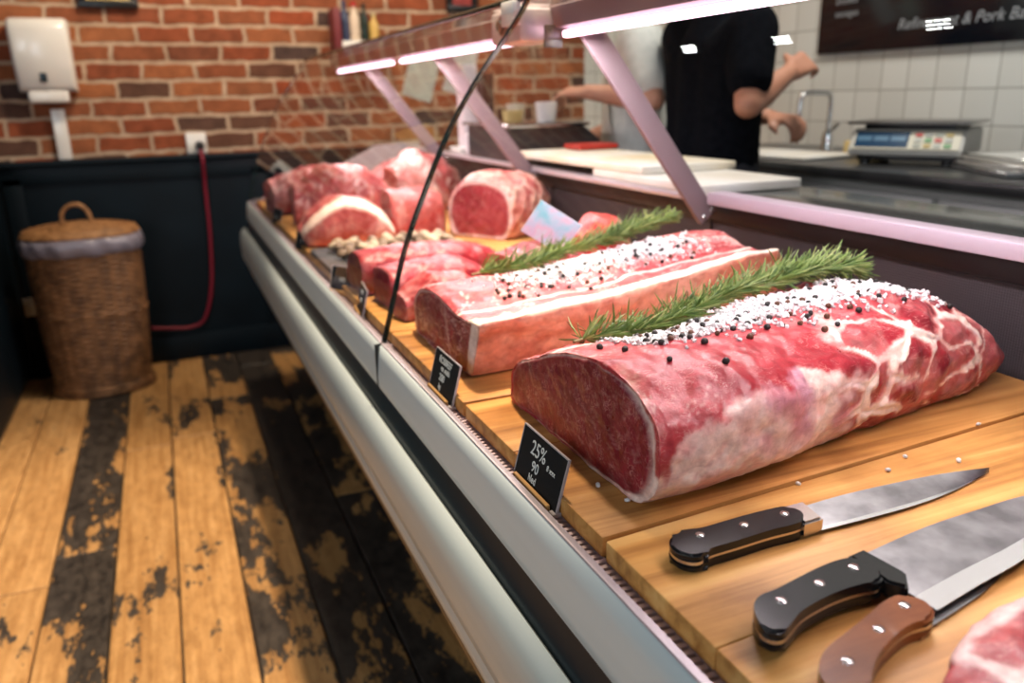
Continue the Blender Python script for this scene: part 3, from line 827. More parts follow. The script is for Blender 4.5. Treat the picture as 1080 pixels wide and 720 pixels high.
# --- hero roast
def hero_col(reg, r, s, t, p):
    n1 = FB(p, 7., 2.); n2 = FB(p, 24., 5.); n3 = FB(p, 70., 8., 3)
    if reg == 0 and r < .955:
        g = FB((p.x * .3, p.y, p.z), 34., 4.)
        c = mixc(DEEP, (.25, .018, .034), sstep(-.4, .7, n2 + .4 * n3))
        rim = sstep(.90, .945, r + .02 * n2) * (.25 + .75 * sstep(-.2, .3, n1 + n2))
        streak = sstep(.70, .86, 1 - abs(g) * 3.) * .09
        c = mixc(c, CREAM, clamp(rim * .7 + streak))
        sm = abs((p.y - .79) - (p.z - .05) * .35 + .01 * n2)
        c = mixc(c, (.70, .45, .40), .5 * sstep(.003, .0008, sm) * sstep(.45, .7, r))
        return c, -.001 * rim
    red = mixc(RED, RED2, sstep(-.35, .45, n1 + .5 * n3))
    top = sstep(.26, .36, t) * (1 - sstep(.70, .84, t))
    # fine marbling on the top, stronger in a few places
    rd = 1 - abs(FB((p.x * .7, p.y * 1.6, p.z), 12., 11., 3)) * 2.6
    rd2 = 1 - abs(FB((p.x * .8, p.y * 1.5, p.z), 34., 17., 3)) * 2.6
    gate = sstep(-.05, .35, FB(p, 5., 21., 2) + .15)
    f_top = .65 * sstep(.88, .99, rd + .06 * n3) * gate + .40 * sstep(.88, .98, rd2) * sstep(-.1, .3, n1)
    red = mixc(red, (.46, .085, .088), .4 * gate * sstep(-.1, .5, n2 + .4 * n3) * top)
    # white fat and silver skin low on the near side, left half
    lim = .295 + .04 * n1 + .03 * n2 - .10 * sstep(.0, .12, .12 - s) + .05 * sstep(.12, .25, s) * (1 - sstep(.33, .45, s))
    front = (1 - sstep(lim - .012, lim + .012, t)) * sstep(.0, .05, t)
    left = 1 - sstep(.40, .50, s + .10 * n1 + .04 * n2)
    f_front = front * left * (.80 + .2 * sstep(-.3, .2, n2))
    # muscles divided by fat on the right
    q = Vector((p.x * .80 + .022 * n1 + .007 * n2, p.y * .85 + .022 * FB(p, 8., 77., 2), p.z * 1.2 + .018 * FB(p, 10., 79., 2)))
    dd = noise.voronoi(q * 15. + Vector((3.3, 1.2, 7.7)))[0]
    e = (dd[1] - dd[0]) + .22 * max(0., FB(p, 7., 83., 2) - .05)
    right = sstep(.36, .48, s + .08 * n1) * (1 - sstep(.34, .50, t + .06 * n2 - .16 * sstep(.6, 1., s)))
    wd = .09 + .09 * sstep(-.3, .3, FB(p, 9., 87., 2))
    f_cell = right * (1 - sstep(wd * .45, wd, e + .05 * n2 + .03 * n3))
    mem = right * .14 * sstep(.1, .4, n2 + n1)
    # one fat seam running over the top at the left end
    sy = abs(p.y - (.735 + .10 * (p.x - .36) + .012 * n2)); f_seam = .95 * sstep(.012, .004, sy) * (1 - sstep(.20, .30, s)) * top
    lip = .55 * (reg == 1) * (1 - sstep(.0, .02 + .015 * n2, s)) * sstep(-.1, .3, n2)
    fat = clamp(max(f_top * top * (1 - right), f_front, f_cell, f_seam, lip, mem))
    fatc = mixc(CREAM, PALE, .8 * sstep(-.1, .6, n2 + .5 * n3))
    if front * left > .05:
        fatc = mixc(fatc, PURP, .85 * sstep(.16, .24, s) * (1 - sstep(.40, .46, s)) * sstep(.17, .24, t) * sstep(-.15, .12, FB(p, 13., 31., 2)))
        fatc = mixc(fatc, (.62, .20, .20), .35 * sstep(.12, .4, FB(p, 18., 33., 3)))
    deep = mixc((.20, .012, .022), (.33, .025, .038), sstep(-.3, .4, n2 + .5 * n3))
    body = mixc(red, deep, right * sstep(.08, .35, e) * .9)
    c = mixc(body, fatc, fat)
    dh = .0022 * f_cell - .003 * right * (1 - sstep(.0, .10, e)) + .005 * right * sstep(.1, .6, e) - .001
    return c, dh

hero_left = polyprof([(0, 0), (-.5, 0), (-.92, .015), (-1.13, .2), (-1.18, .5), (-1.12, .76), (-.86, .94), (-.52, 1.0), (-.16, .95), (.2, .83), (.5, .68), (.8, .54), (1.0, .40), (1.07, .2), (1.0, .02), (.5, 0)])
hero_right = superprof(2.7, .16)
def hero_prof(t, s=0):
    a, b = hero_left(t), hero_right(t); f = sstep(.15, .75, s)
    return lerp(a[0], b[0], f), lerp(a[1], b[1], f)
hero_tab = [(0, .359, .703, .150, .120, -.02), (.03, .372, .703, .152, .122, -.01), (.12, .43, .702, .150, .122), (.3, .54, .708, .140, .123), (.5, .66, .715, .130, .128), (.68, .77, .718, .126, .130),
            (.8, .84, .720, .112, .119), (.9, .905, .720, .098, .090), (.96, .938, .720, .084, .066), (1, .955, .720, .062, .044)]
hero = roast('ribeye_roast', hero_tab, hero_prof, 230, 210, hero_col, (.0060, .0018), 3., 46, 14, .002, .008)
hero.location = (0, 0, BZ + .0006)
tag(hero, 'largest raw beef roast, marbled, dark cut end, salted, nearest the three knives', 'meat')

# --- sirloin with fat side
def sir_col(reg, r, s, t, p):
    n1 = FB(p, 7., 42.); n2 = FB(p, 26., 45.); n3 = FB(p, 80., 48., 3)
    if reg == 0 and r < .97:
        c = mixc((.19, .013, .027), (.27, .026, .04), sstep(-.3, .4, n2))
        g = 1 - abs(FB((p.x, p.y * .6, p.z * 1.8), 26., 52.)) * 3
        c = mixc(c, CREAM, .35 * sstep(.72, .95, g) + .8 * sstep(.90, .97, r))
        fr = .953 - .40 * p.z                       # fat rim along the near side
        dist = p.y - (fr)
        f = 1 - sstep(.016 + .004 * n2, .024 + .004 * n2, dist)
        c = mixc(c, (.78, .60, .54), f)
        mid = sstep(.006, .002, abs(p.y - (1.035 + .25 * p.z) + .006 * n2))
        c = mixc(c, (.6, .35, .33), .5 * mid)
        return c, .001 * f
    side = sstep(.015, .04, t) * (1 - sstep(.235, .26, t))
    edge = sstep(.215, .24, t) * (1 - sstep(.285 + .012 * n2, .31 + .012 * n2, t))
    strip2 = sstep(.012, .004, abs(t - .372 - .012 * n1)) * .8
    red = mixc((.33, .032, .042), (.45, .085, .088), sstep(-.4, .4, n1 + .4 * n2))
    skin = mixc((.68, .27, .18), (.80, .44, .32), sstep(-.35, .4, n1 + .4 * n2)); skin = mixc(skin, (.58, .20, .15), .6 * sstep(.15, .5, FB(p, 14., 61.)))
    c = red
    mrb = .5 * sstep(.82, .97, 1 - abs(FB(p, 18., 66.)) * 2.3)
    c = mixc(c, CREAM, clamp(mrb + strip2))
    c = mixc(c, skin, side)
    c = mixc(c, (.86, .66, .56), edge)
    rend = sstep(.88, .97, s) * (1 - side) * .6 * sstep(-.2, .3, n2)
    c = mixc(c, CREAM, rend)
    return c, .002 * edge
sir_prof = polyprof([(-.62, 0), (-.80, .10), (-.90, .50), (-1.0, .90), (-.96, 1.0), (-.72, .955), (-.44, .93), (-.30, .95), (.1, 1.05), (.55, 1.0), (.85, .78), (.98, .42), (.95, .06), (.80, 0), (.3, 0), (-.2, 0)])
sir_tab = [(0, .342, 1.068, .150, .083, 0), (.03, .35, 1.068, .152, .086, 0), (.3, .52, 1.072, .150, .096), (.6, .68, 1.078, .146, .115), (.8, .78, 1.082, .140, .128), (.94, .855, 1.085, .128, .128), (.98, .878, 1.085, .112, .112), (1, .888, 1.085, .09, .09)]
sir = roast('sirloin_roast', sir_tab, sir_prof, 170, 200, sir_col, (.0045, .0015), 9., 40, 12, .001, .006)
sir.location = (0, 0, BZ + .0006)
tag(sir, 'raw sirloin roast with a thick pale fat side, second from the front, salted on top', 'meat')

def bvh(o):
    me = o.data
    return BVHTree.FromPolygons([o.matrix_world @ v.co + o.location for v in me.vertices] if False else [v.co + o.location for v in me.vertices], [tuple(p.vertices) for p in me.polygons])
hero_b = bvh(hero); sir_b = bvh(sir)
def top_at(b, x, y):
    h = b.ray_cast(Vector((x, y, 1.2)), Vector((0, 0, -1)))
    return (h[0], h[1]) if h[0] is not None else (None, None)

# salt
M['salt'] = mat('coarse_salt', (.80, .78, .79), .3, sss=.0, spec=.4); M['salt'].node_tree.nodes['Principled BSDF'].inputs['Transmission Weight'].default_value = .15
def salt(name, b, n, dens, label, seed, extra=(), base=None):
    rnd = random.Random(seed); bm = bm_new(); k = 0; tries = 0
    def crystal(c, sz):
        mt = Matrix.Translation(c) @ Euler((rnd.uniform(0, 6), rnd.uniform(0, 6), rnd.uniform(0, 6))).to_matrix().to_4x4() @ Matrix.Diagonal((sz * rnd.uniform(.75, 1.3), sz * rnd.uniform(.7, 1.2), sz * rnd.uniform(.6, 1.), 1))
        r = bmesh.ops.create_icosphere(bm, subdivisions=1, radius=.5, matrix=mt) if rnd.random() < .5 else bmesh.ops.create_cube(bm, size=.85, matrix=mt)
        for v in r['verts']: v.co += Vector((rnd.uniform(-1, 1), rnd.uniform(-1, 1), rnd.uniform(-1, 1))) * sz * .10
    while k < n and tries < n * 30:
        tries += 1
        x, y = dens[0](rnd)
        d = dens[1](x, y)
        if rnd.random() > d: continue
        p, nn = top_at(b, x, y)
        if p is None: continue
        sz = rnd.uniform(.0030, .0064)
        crystal(p + nn * (sz * .25 + max(0, d - .45) * rnd.uniform(0, .009)), sz); k += 1
    for (x, y, z) in extra: crystal(Vector((x, y, z)), .0055)
    o = bm_obj(name, bm, M['salt'])
    return tag(o, label, 'salt', None, 'stuff')
def hero_dens(x, y):
    c = .708 + .07 * (x - .6); 
    d = math.exp(-((y - c) / .038) ** 2) * sstep(.40, .46, x) * (1 - sstep(.80, .88, x))
    d *= .72 + .5 * N3((x, y, 0), 16., 3)
    return clamp(d + .035 * (abs(y - c) < .085) * (.42 < x < .86))
salt('salt_heap', hero_b, 2900, (lambda r: (r.uniform(.40, .88), r.gauss(.705, .045)), hero_dens), 'band of coarse white salt along the top of the largest roast', 3)
def sir_dens(x, y):
    c = 1.085 + .02 * (x - .6)
    d = math.exp(-((y - c) / .036) ** 2) * sstep(.42, .50, x) * (1 - sstep(.72, .80, x))
    d *= .75 + .5 * N3((x, y, 0), 16., 7)
    return clamp(d + .02 * (abs(y - c) < .07))
salt('salt_heap', sir_b, 1800, (lambda r: (r.uniform(.40, .80), r.gauss(1.085, .04)), sir_dens), 'band of coarse white salt along the top of the fat sided roast', 5)
bm = bm_new(); rnd = random.Random(4)
for (x, y) in ((.355, .572), (.62, .515), (.70, .50), (.80, .555), (.66, .53), (.345, .61), (.52, .53)):
    mt = Matrix.Translation((x, y, BZ + .0022)) @ Euler((rnd.random(), rnd.random(), rnd.random() * 6)).to_matrix().to_4x4() @ Matrix.Diagonal((.0055, .0045, .0035, 1))
    bmesh.ops.create_icosphere(bm, subdivisions=1, radius=.6, matrix=mt)
tag(bm_obj('salt_crumbs', bm, M['salt']), 'few loose salt crystals spilled on the boards beside the largest roast', 'salt', None, 'stuff')

# peppercorns
def pepper_mesh(name, m, seed):
    bm = bm_new(); bmesh.ops.create_icosphere(bm, subdivisions=3, radius=.0034)
    for v in bm.verts:
        v.co *= 1 + .11 * FB(v.co, 520., seed, 2)
    me = bpy.data.meshes.new(name); bm.to_mesh(me); bm.free(); me.materials.append(m)
    me.polygons.foreach_set('use_smooth', [True] * len(me.polygons)); return me
pm_black = pepper_mesh('peppercorn', mat('black_pepper', (.014, .010, .009), .6), 1.)
pm_brown = pepper_mesh('peppercorn', mat('brown_pepper', (.105, .036, .016), .6), 5.)
def peppers(b, pts, where, roastname):
    rnd = random.Random(len(pts))
    for i, (x, y) in enumerate(pts):
        p, nn = top_at(b, x, y)
        if p is None: continue
        brown = rnd.random() < .36
        o = bpy.data.objects.new('peppercorn', pm_brown if brown else pm_black); link(o)
        dens = where(x, y)
        o.location = p + nn * (.0022 + max(0, dens - .4) * .008); o.rotation_euler = (rnd.random() * 6, rnd.random() * 6, rnd.random() * 6)
        s_ = rnd.uniform(.78, 1.1); o.scale = (s_, s_, s_)
        if brown: tag(o, 'reddish brown peppercorn lying on the ' + roastname, 'peppercorn', 'brown peppercorns on the ' + roastname)
        else: tag(o, 'black peppercorn lying on the ' + roastname, 'peppercorn', 'black peppercorns on the ' + roastname)
rnd = random.Random(21); pts = []
while len(pts) < 92:
    x = rnd.uniform(.42, .87); y = rnd.gauss(.700 + .07 * (x - .6), .034)
    if all((x - a) ** 2 + (y - b_) ** 2 > .000042 for a, b_ in pts): pts.append((x, y))
pts += [(.415, .60), (.40, .655), (.432, .64), (.46, .575), (.50, .64), (.53, .625), (.475, .665), (.44, .68), (.56, .635), (.39, .69)]
peppers(hero_b, pts, hero_dens, 'largest roast')
pts = []
while len(pts) < 62:
    x = rnd.uniform(.42, .78); y = rnd.gauss(1.085 + .02 * (x - .6) - .016, .028)
    if all((x - a) ** 2 + (y - b_) ** 2 > .000045 for a, b_ in pts): pts.append((x, y))
pts += [(.425, 1.03), (.45, 1.02), (.47, 1.01), (.50, 1.035)]
peppers(sir_b, pts, sir_dens, 'fat sided roast')

# rosemary
M['needle'] = noisy('rosemary_needle', (.045, .10, .016), (.15, .22, .040), 60, rough=.5)
M['needle2'] = noisy('rosemary_needle_light', (.14, .20, .045), (.28, .32, .10), 60, rough=.5)
M['stem'] = noisy('rosemary_stem', (.16, .12, .05), (.26, .20, .09), 50, rough=.7)
def rosemary(path, n, label, seed, branches=(), nl=(.022, .040), m=None, taper=True):
    rnd = random.Random(seed)
    e = empty('rosemary_sprig', path[0]); tag(e, label, 'rosemary', 'rosemary sprigs on the roasts')
    o0 = Vector(path[0])
    def run(bms, bmn, pth, cnt, r0):
        P = catmull(pth, 60)
        P = [Vector(p) - o0 for p in P]
        add_tube(bms, P, [lerp(r0, r0 * .45, i / 59) for i in range(60)], 7)
        for k in range(cnt):
            nd = max(6, cnt // 13); f = clamp(.08 + .92 * (int((k + rnd.random()) / cnt * nd) + rnd.gauss(.5, .13)) / nd); i = min(int(f * 58), 58)
            c = P[i].lerp(P[i + 1], f * 58 - i if f * 58 - i < 1 else .5); d = (P[i + 1] - P[max(i - 1, 0)]).normalized()
            a = rnd.uniform(0, 2 * PI)
            u = d.cross(Vector((0, 0, 1))).normalized(); w = u.cross(d)
            rad = u * math.cos(a) + w * math.sin(a)
            if rad.z < -.35: rad.z *= .2; rad.normalize()
            dirn = (d * rnd.uniform(.15, 1.5) + rad * rnd.uniform(.5, 1.1) + Vector((rnd.gauss(0, .22), rnd.gauss(0, .22), rnd.gauss(.1, .22)))).normalized()
            L = rnd.uniform(*nl) * (1 - .45 * max(0, f - .75) / .25)
            wd = rnd.uniform(.0009, .0015)
            side = dirn.cross(rad).normalized(); nrm = side.cross(dirn).normalized()
            curl = rnd.uniform(-.25, .45)
            ring = []
            for t, ww in ((0, .5), (.2, 1.), (.6, 1.), (.88, .65), (1, .12)):
                q = c + dirn * L * t - d * 0 + d * curl * L * t * t
                ring.append([bmn.verts.new(q + side * wd * ww), bmn.verts.new(q + nrm * wd * .55 * ww), bmn.verts.new(q - side * wd * ww), bmn.verts.new(q - nrm * wd * .25 * ww)])
            mi = 1 if rnd.random() < .3 else 0
            for j in range(4):
                for s_ in range(4):
                    fc = bmn.faces.new((ring[j][s_], ring[j][(s_ + 1) % 4], ring[j + 1][(s_ + 1) % 4], ring[j + 1][s_])); fc.material_index = mi
    bms, bmn = bm_new(), bm_new()
    run(bms, bmn, path, n, .0019)
    for pth, cnt in branches: run(bms, bmn, pth, cnt, .0013)
    bm_obj('stem', bms, M['stem'], e, True); bm_obj('needles', bmn, [M['needle'], M['needle2']], e)
def on(b, x, y, dz):
    p, nn = top_at(b, x, y); return (x, y, (p.z if p is not None else .9) + dz)
h = hero_b
rosemary([on(h, .392, .752, .003), on(h, .44, .770, .010), on(h, .50, .778, .013), on(h, .56, .784, .015), on(h, .63, .788, .020)], 420,
         'rosemary sprig lying along the left half of the largest roast', 1, [([on(h, .43, .765, .008), on(h, .50, .752, .014), on(h, .575, .744, .018)], 150), ([on(h, .46, .775, .010), on(h, .53, .80, .012), on(h, .60, .808, .02)], 150)])
rosemary([on(h, .555, .772, .014), on(h, .63, .782, .018), on(h, .70, .786, .020), on(h, .77, .788, .018), on(h, .842, .780, .020)], 460,
         'rosemary sprig lying along the right half of the largest roast', 2, [([on(h, .60, .782, .014), on(h, .68, .802, .022), on(h, .76, .81, .03)], 170), ([on(h, .66, .78, .016), on(h, .74, .765, .02), on(h, .82, .770, .024)], 180)])
h = sir_b
rosemary([on(h, .42, 1.15, .004), on(h, .48, 1.155, .010), on(h, .54, 1.16, .014), on(h, .60, 1.165, .016)], 300,
         'rosemary sprig lying along the left half of the fat sided roast', 3, [([on(h, .45, 1.15, .008), on(h, .52, 1.135, .012), on(h, .58, 1.135, .02)], 110)])
rosemary([on(h, .585, 1.16, .012), on(h, .65, 1.165, .018), on(h, .72, 1.168, .024), on(h, .805, 1.17, .032)], 340,
         'rosemary sprig lying along the right half of the fat sided roast', 4, [([on(h, .63, 1.16, .014), on(h, .70, 1.19, .03), on(h, .77, 1.2, .045)], 140), ([on(h, .64, 1.16, .014), on(h, .71, 1.145, .024), on(h, .79, 1.15, .03)], 140)])

# ------------------------------------------------------------------ other meat
def plain_col(base, deep, fatamt=.3, seed=1., endcol=None, fatc=CREAM, rim=.5):
    def f(reg, r, s, t, p):
        n1 = FB(p, 9., seed); n2 = FB(p, 30., seed + 4)
        if reg in (0, 2) and r < .94 and endcol is not None:
            c = mixc(endcol, tuple(min(1, v * 1.5) for v in endcol), sstep(-.3, .4, n2))
            return mixc(c, fatc, rim * sstep(.84, .94, r + .03 * n2)), 0
        c = mixc(deep, base, sstep(-.4, .35, n1 + .3 * n2))
        m_ = fatamt * sstep(.72, .95, 1 - abs(FB(p, 11., seed + 9)) * 2.) + fatamt * .6 * sstep(.1, .45, FB(p, 6., seed + 13))
        return mixc(c, fatc, clamp(m_)), 0
    return f
def piece(name, loc, L, w, h, rz, colf, label, seed, n=2.6, sk=0., amp=(.006, .002), taper=(.92, 1, .96, .75), nu=60, nv=70, b0=.002, b1=.01, rx=0.):
    tab = [(0, 0, 0, w / 2 * taper[0], h * taper[0], sk), (.06, L * .06, 0, w / 2 * (taper[0] + .04), h * (taper[0] + .03), sk * .8), (.35, L * .35, 0, w / 2 * taper[1], h * taper[1]), (.7, L * .7, 0, w / 2 * taper[2], h * taper[2]), (.92, L * .92, 0, w / 2 * taper[3], h * taper[3]), (1, L, 0, w / 2 * taper[3] * .72, h * taper[3] * .7)]
    o = roast(name, tab, superprof(n, .14), nu, nv, colf, amp, seed, 18, 10, b0, b1)
    o.location = loc; o.rotation_euler = (rx, 0, rz)
    return tag(o, label, 'meat')
BEEF = (.31, .018, .030); BDEEP = (.17, .009, .017); PINK = (.62, .17, .16); PDEEP = (.45, .075, .08)
z0 = BZ + .0006
piece('beef_block', (.338, 1.405, z0), .21, .11, .074, R(8), plain_col((.36, .030, .045), (.24, .014, .025), .12, 71., (.17, .012, .022), rim=.15), 'dark red beef block nearest the front edge of the middle board', 71., 3.4, .0, nu=70)
piece('beef_block', (.318, 1.535, z0), .30, .125, .084, R(3), plain_col(BEEF, BDEEP, .08, 73., (.10, .008, .014), rim=.1), 'long dark beef block behind the front beef pieces', 73., 3.2, .0, nu=70)
piece('beef_lump', (.335, 1.290, z0), .17, .10, .075, R(12), plain_col((.40, .028, .035), (.27, .014, .022), .12, 75.), 'small bright red beef lump right beside the fat sided roast', 75., 2.4, taper=(.6, 1, .95, .6))
piece('beef_block', (.56, 1.37, z0), .20, .15, .095, R(6), plain_col((.46, .045, .04), (.29, .016, .024), .16, 77., (.30, .02, .03), rim=.2), 'bright red beef block behind the rosemary of the fat sided roast', 77., 2.8, .0, taper=(.8, 1, .9, .6))
piece('beef_lump', (.745, 1.42, z0), .11, .14, .132, R(-4), plain_col((.50, .035, .032), (.33, .016, .022), .12, 79.), 'bright red beef lump by the back panel behind the pale reflection card', 79., 2.6, taper=(.7, 1, .95, .7))
# loin with cut face and marbled outside
def loin_col(reg, r, s, t, p):
    n1 = FB(p, 8., 90.); n2 = FB(p, 24., 93.)
    if reg == 0 and r < .95:
        c = mixc((.25, .020, .03), (.33, .038, .048), sstep(-.4, .4, n1 + .4 * n2))
        return mixc(c, CREAM, .8 * sstep(.86, .95, r + .04 * n1)), 0
    c = mixc((.42, .085, .08), (.54, .17, .14), sstep(-.4, .4, n1))
    f = .7 * sstep(.62, .9, 1 - abs(FB(p, 8., 97.)) * 1.8) + .35 * sstep(.0, .4, n2)
    return mixc(c, (.80, .52, .42), clamp(f)), .003 * f
o = piece('loin_roast', (.752, 1.985, z0), .23, .25, .175, R(32), loin_col, 'tall round loin roast with a flat red cut face standing by the back panel', 90., 2.4, .05, (.008, .003), (.86, 1, .92, .62), 80, 110, .003, .02)
# cube of beef
piece('beef_cube', (.548, 2.165, z0), .15, .16, .125, R(-4), plain_col((.48, .075, .065), (.36, .035, .04), .25, 101., (.34, .03, .036), rim=.6), 'square red beef cut left of the tall loin roast', 101., 4., 0, taper=(.95, 1, 1, .9))
# knuckle piece further back
piece('shank_piece', (.675, 2.60, z0), .25, .22, .20, R(10), plain_col((.50, .14, .12), (.36, .06, .065), .6, 111.), 'rounded pink shank piece with white fat behind the square cut', 111., 2.2, 0, (.014, .004), (.7, 1, .9, .6))
piece('pork_joint', (.345, 2.50, z0), .30, .23, .175, R(-3), plain_col((.48, .10, .09), (.33, .045, .055), .38, 121.), 'broad pink pork joint at the far end behind the curved rib', 121., 2.3, 0, (.014, .004), (.7, 1, .95, .7))
piece('pork_joint', (.31, 2.80, z0), .33, .26, .15, R(4), plain_col((.44, .09, .09), (.30, .04, .05), .35, 125.), 'dim pink pork joint in the far corner of the counter', 125., 2.3, 0, (.014, .004), (.7, 1, .95, .7))
piece('pork_joint', (.68, 2.9, z0), .26, .24, .15, R(4), plain_col((.48, .13, .12), (.34, .055, .06), .45, 127.), 'pale pork joint in the far corner by the back panel', 127., 2.3, 0, (.012, .004), (.7, 1, .95, .7))
# curved rib rack
def rib():
    nu, nv = 80, 40; verts = []; cols = []; faces = []
    P = catmull([(.305, 2.02, .03), (.345, 2.02, .065), (.40, 2.03, .092), (.455, 2.03, .085), (.50, 2.02, .055), (.53, 2.0, .02)], nu)
    for i, p in enumerate(P):
        d = (P[min(i + 1, nu - 1)] - P[max(i - 1, 0)]).normalized(); n = Vector((-d.z, 0, d.x)); f = i / (nu - 1)
        env = (math.sin(PI * clamp(f * .94 + .03))) ** .35
        for k in range(nv):
            th = 2 * PI * k / nv
            c, s_ = math.cos(th), math.sin(th)
            y = .085 * math.copysign(abs(c) ** .7, c) * env; z = .030 * math.copysign(abs(s_) ** .8, s_) * env
            q = p + Vector((0, y, 0)) + n * z
            q += Vector((0, 0, 1)) * .006 * FB(q, 14., 5.)
            if s_ < 0: q.z = lerp(q.z, .002, min(1., -s_ * 1.3))
            q.z = max(q.z, .001); verts.append(q)
            face = sstep(-.35, -.6, c) * sstep(.05, .3, s_) * (1 - sstep(.9, .97, s_))      # near side edge is white fat / bone
            n2 = FB(q, 22., 8.)
            cc = mixc(mixc((.34, .05, .055), (.48, .12, .11), sstep(-.3, .3, n2)), (.82, .60, .50), clamp(face + .25 * sstep(.2, .5, n2)))
            cols += [*cc, 1]
    for i in range(nu - 1):
        for k in range(nv): faces.append((i * nv + k, i * nv + (k + 1) % nv, (i + 1) * nv + (k + 1) % nv, (i + 1) * nv + k))
    faces.append(tuple(range(nv))[::-1]); faces.append(tuple((nu - 1) * nv + k for k in range(nv)))
    o = mesh_obj('rib_rack', verts, faces, M['meat'], None, True, loc=(0, .08, z0))
    ca = o.data.color_attributes.new('Col', 'FLOAT_COLOR', 'POINT'); ca.data.foreach_set('color', cols)
    tag(o, 'arched pork rib rack with a white fat edge behind the slate tray', 'meat')
rib()
# slate tray with mushrooms
sl = box_obj('slate_tray', .30, .64, 1.70, 1.97, BZ + .0004, BZ + .014, noisy('slate', (.045, .045, .05), (.08, .078, .085), 30, rough=.7), None, .003)
tag(sl, 'dark slate tray holding chopped mushrooms and parsley', 'tray')
M['mush'] = noisy('mushroom', (.26, .18, .11), (.46, .36, .25), 30, rough=.6)
M['mush2'] = noisy('mushroom_brown', (.10, .06, .035), (.22, .14, .085), 30, rough=.6)
def mush_mesh():
    bm = bm_new(); add_lathe(bm, [(0, 0), (.009, 0), (.008, .014), (.010, .018), (.022, .017), (.0245, .022), (.022, .031), (.013, .038), (0, .040)], seg=20)
    me = bpy.data.meshes.new('mushroom'); bmesh.ops.recalc_face_normals(bm, faces=bm.faces[:]); bm.to_mesh(me); bm.free(); me.polygons.foreach_set('use_smooth', [True] * len(me.polygons)); return me
mm1 = mush_mesh(); mm1.materials.append(M['mush']); mm2 = mm1.copy(); mm2.materials[0] = M['mush2']
rnd = random.Random(8); placed = []; tries = 0
while len(placed) < 62 and tries < 3000:
    tries += 1
    x, y = rnd.uniform(.345, .62), rnd.uniform(1.765, 1.945)
    if any((x - a) ** 2 + (y - b_) ** 2 < .0245 ** 2 for a, b_ in placed): continue
    placed.append((x, y))
    br_ = rnd.random() < .5
    o = link(bpy.data.objects.new('mushroom', mm2 if br_ else mm1))
    s_ = rnd.uniform(.5, .66); o.scale = (s_, s_, s_); o.location = (x, y, BZ + .015 + .0 * s_); o.rotation_euler = (rnd.uniform(-.5, .5), rnd.uniform(-.5, .5), rnd.uniform(0, 6))
    o.location.z += .003
    if br_: tag(o, 'brown mushroom lying on the slate tray', 'mushroom', 'brown mushrooms on the slate tray')
    else: tag(o, 'cream mushroom lying on the slate tray', 'mushroom', 'cream mushrooms on the slate tray')
def parsley(x, y, label, seed, n=70, rr=.022):
    rnd = random.Random(seed); bm = bm_new()
    for k in range(n):
        th = rnd.uniform(0, 2 * PI); r = rr * math.sqrt(rnd.random()); c = Vector((r * math.cos(th), r * math.sin(th), rnd.uniform(.004, .022) * (1.3 - r / rr * .6)))
        s_ = rnd.uniform(.005, .009); e = Euler((rnd.uniform(-.9, .9), rnd.uniform(-.9, .9), rnd.uniform(0, 6))).to_matrix()
        vs = [bm.verts.new(c + e @ Vector((s_ * a * q, s_ * b_ * q, zz))) for a, b_, q, zz in ((1, 0, 1, .001), (.5, .5, .7, 0), (0, 1, 1, .001), (-.5, .5, .7, 0), (-1, 0, 1, .001), (-.5, -.6, .7, 0), (0, -1, .9, 0), (.5, -.5, .7, 0))]
        bm.faces.new(vs)
    r0 = bmesh.ops.extrude_face_region(bm, geom=bm.faces[:])
    for v in r0['geom']:
        if isinstance(v, bmesh.types.BMVert): v.co.z += .0008
    o = bm_obj('parsley_sprig', bm, noisy('parsley', (.03, .11, .015), (.07, .2, .03), 60, rough=.5), loc=(x, y, BZ + .0142 + .0))
    tag(o, label, 'parsley')
parsley(.375, 1.738, 'green parsley tuft at the front of the slate tray', 3, 110, .026)
parsley(.60, 1.735, 'small pale green parsley tuft at the back of the slate tray', 4, 50, .016)

# marbled steak at the near end
def steak_col(reg, r, s, t, p):
    n1 = FB(p, 10., 131.); n2 = FB(p, 32., 135.)
    q = Vector((p.x + .010 * n2, p.y + .010 * n1, p.z * .15))
    dd = noise.voronoi(q * 11. + Vector((5.31, 2.72, .5)))[0]; e = dd[1] - dd[0]
    c = mixc((.34, .035, .045), (.46, .08, .08), sstep(-.3, .35, n2 + .4 * n1))
    f = 1 - sstep(.05, .15, e + .04 * n2)
    return mixc(c, (.84, .58, .54), clamp(f)), .001 * f
o = piece('marbled_steak', (.40, .20, z0), .30, .20, .028, R(10), steak_col, 'thick marbled pork steak at the near corner of the counter beside the knives', 131., 3.2, 0, (.003, .0012), (.75, 1, .95, .7), 120, 120, .004, .01)
o.location = (.372, .185, z0); o.rotation_euler = (0, 0, R(9))

# ------------------------------------------------------------------ knives
M['blade'] = noisy('worn_blade', (.20, .19, .205), (.46, .44, .47), 26, rough=.32, metal=.95, lo=.35, hi=.7)
M['blade_edge'] = mat('ground_edge', (.62, .60, .63), .25, 1.)
M['knife_black'] = mat('knife_black', (.006, .006, .007), .22, spec=.3)
M['bolster'] = mat('bolster', (.55, .50, .48), .25, 1.)
def prism(bm, pts, z0, z1, bev=0., seg=2, mi=0):
    b = [bm.verts.new((x, y, z0)) for x, y in pts]; t = [bm.verts.new((x, y, z1)) for x, y in pts]
    n = len(pts); fs = [bm.faces.new(b[::-1]), bm.faces.new(t)]
    for k in range(n): fs.append(bm.faces.new((b[k], b[(k + 1) % n], t[(k + 1) % n], t[k])))
    for f in fs: f.material_index = mi
    if bev: bmesh.ops.bevel(bm, geom=fs[1].edges[:] + fs[0].edges[:], offset=bev, segments=seg, affect='EDGES')
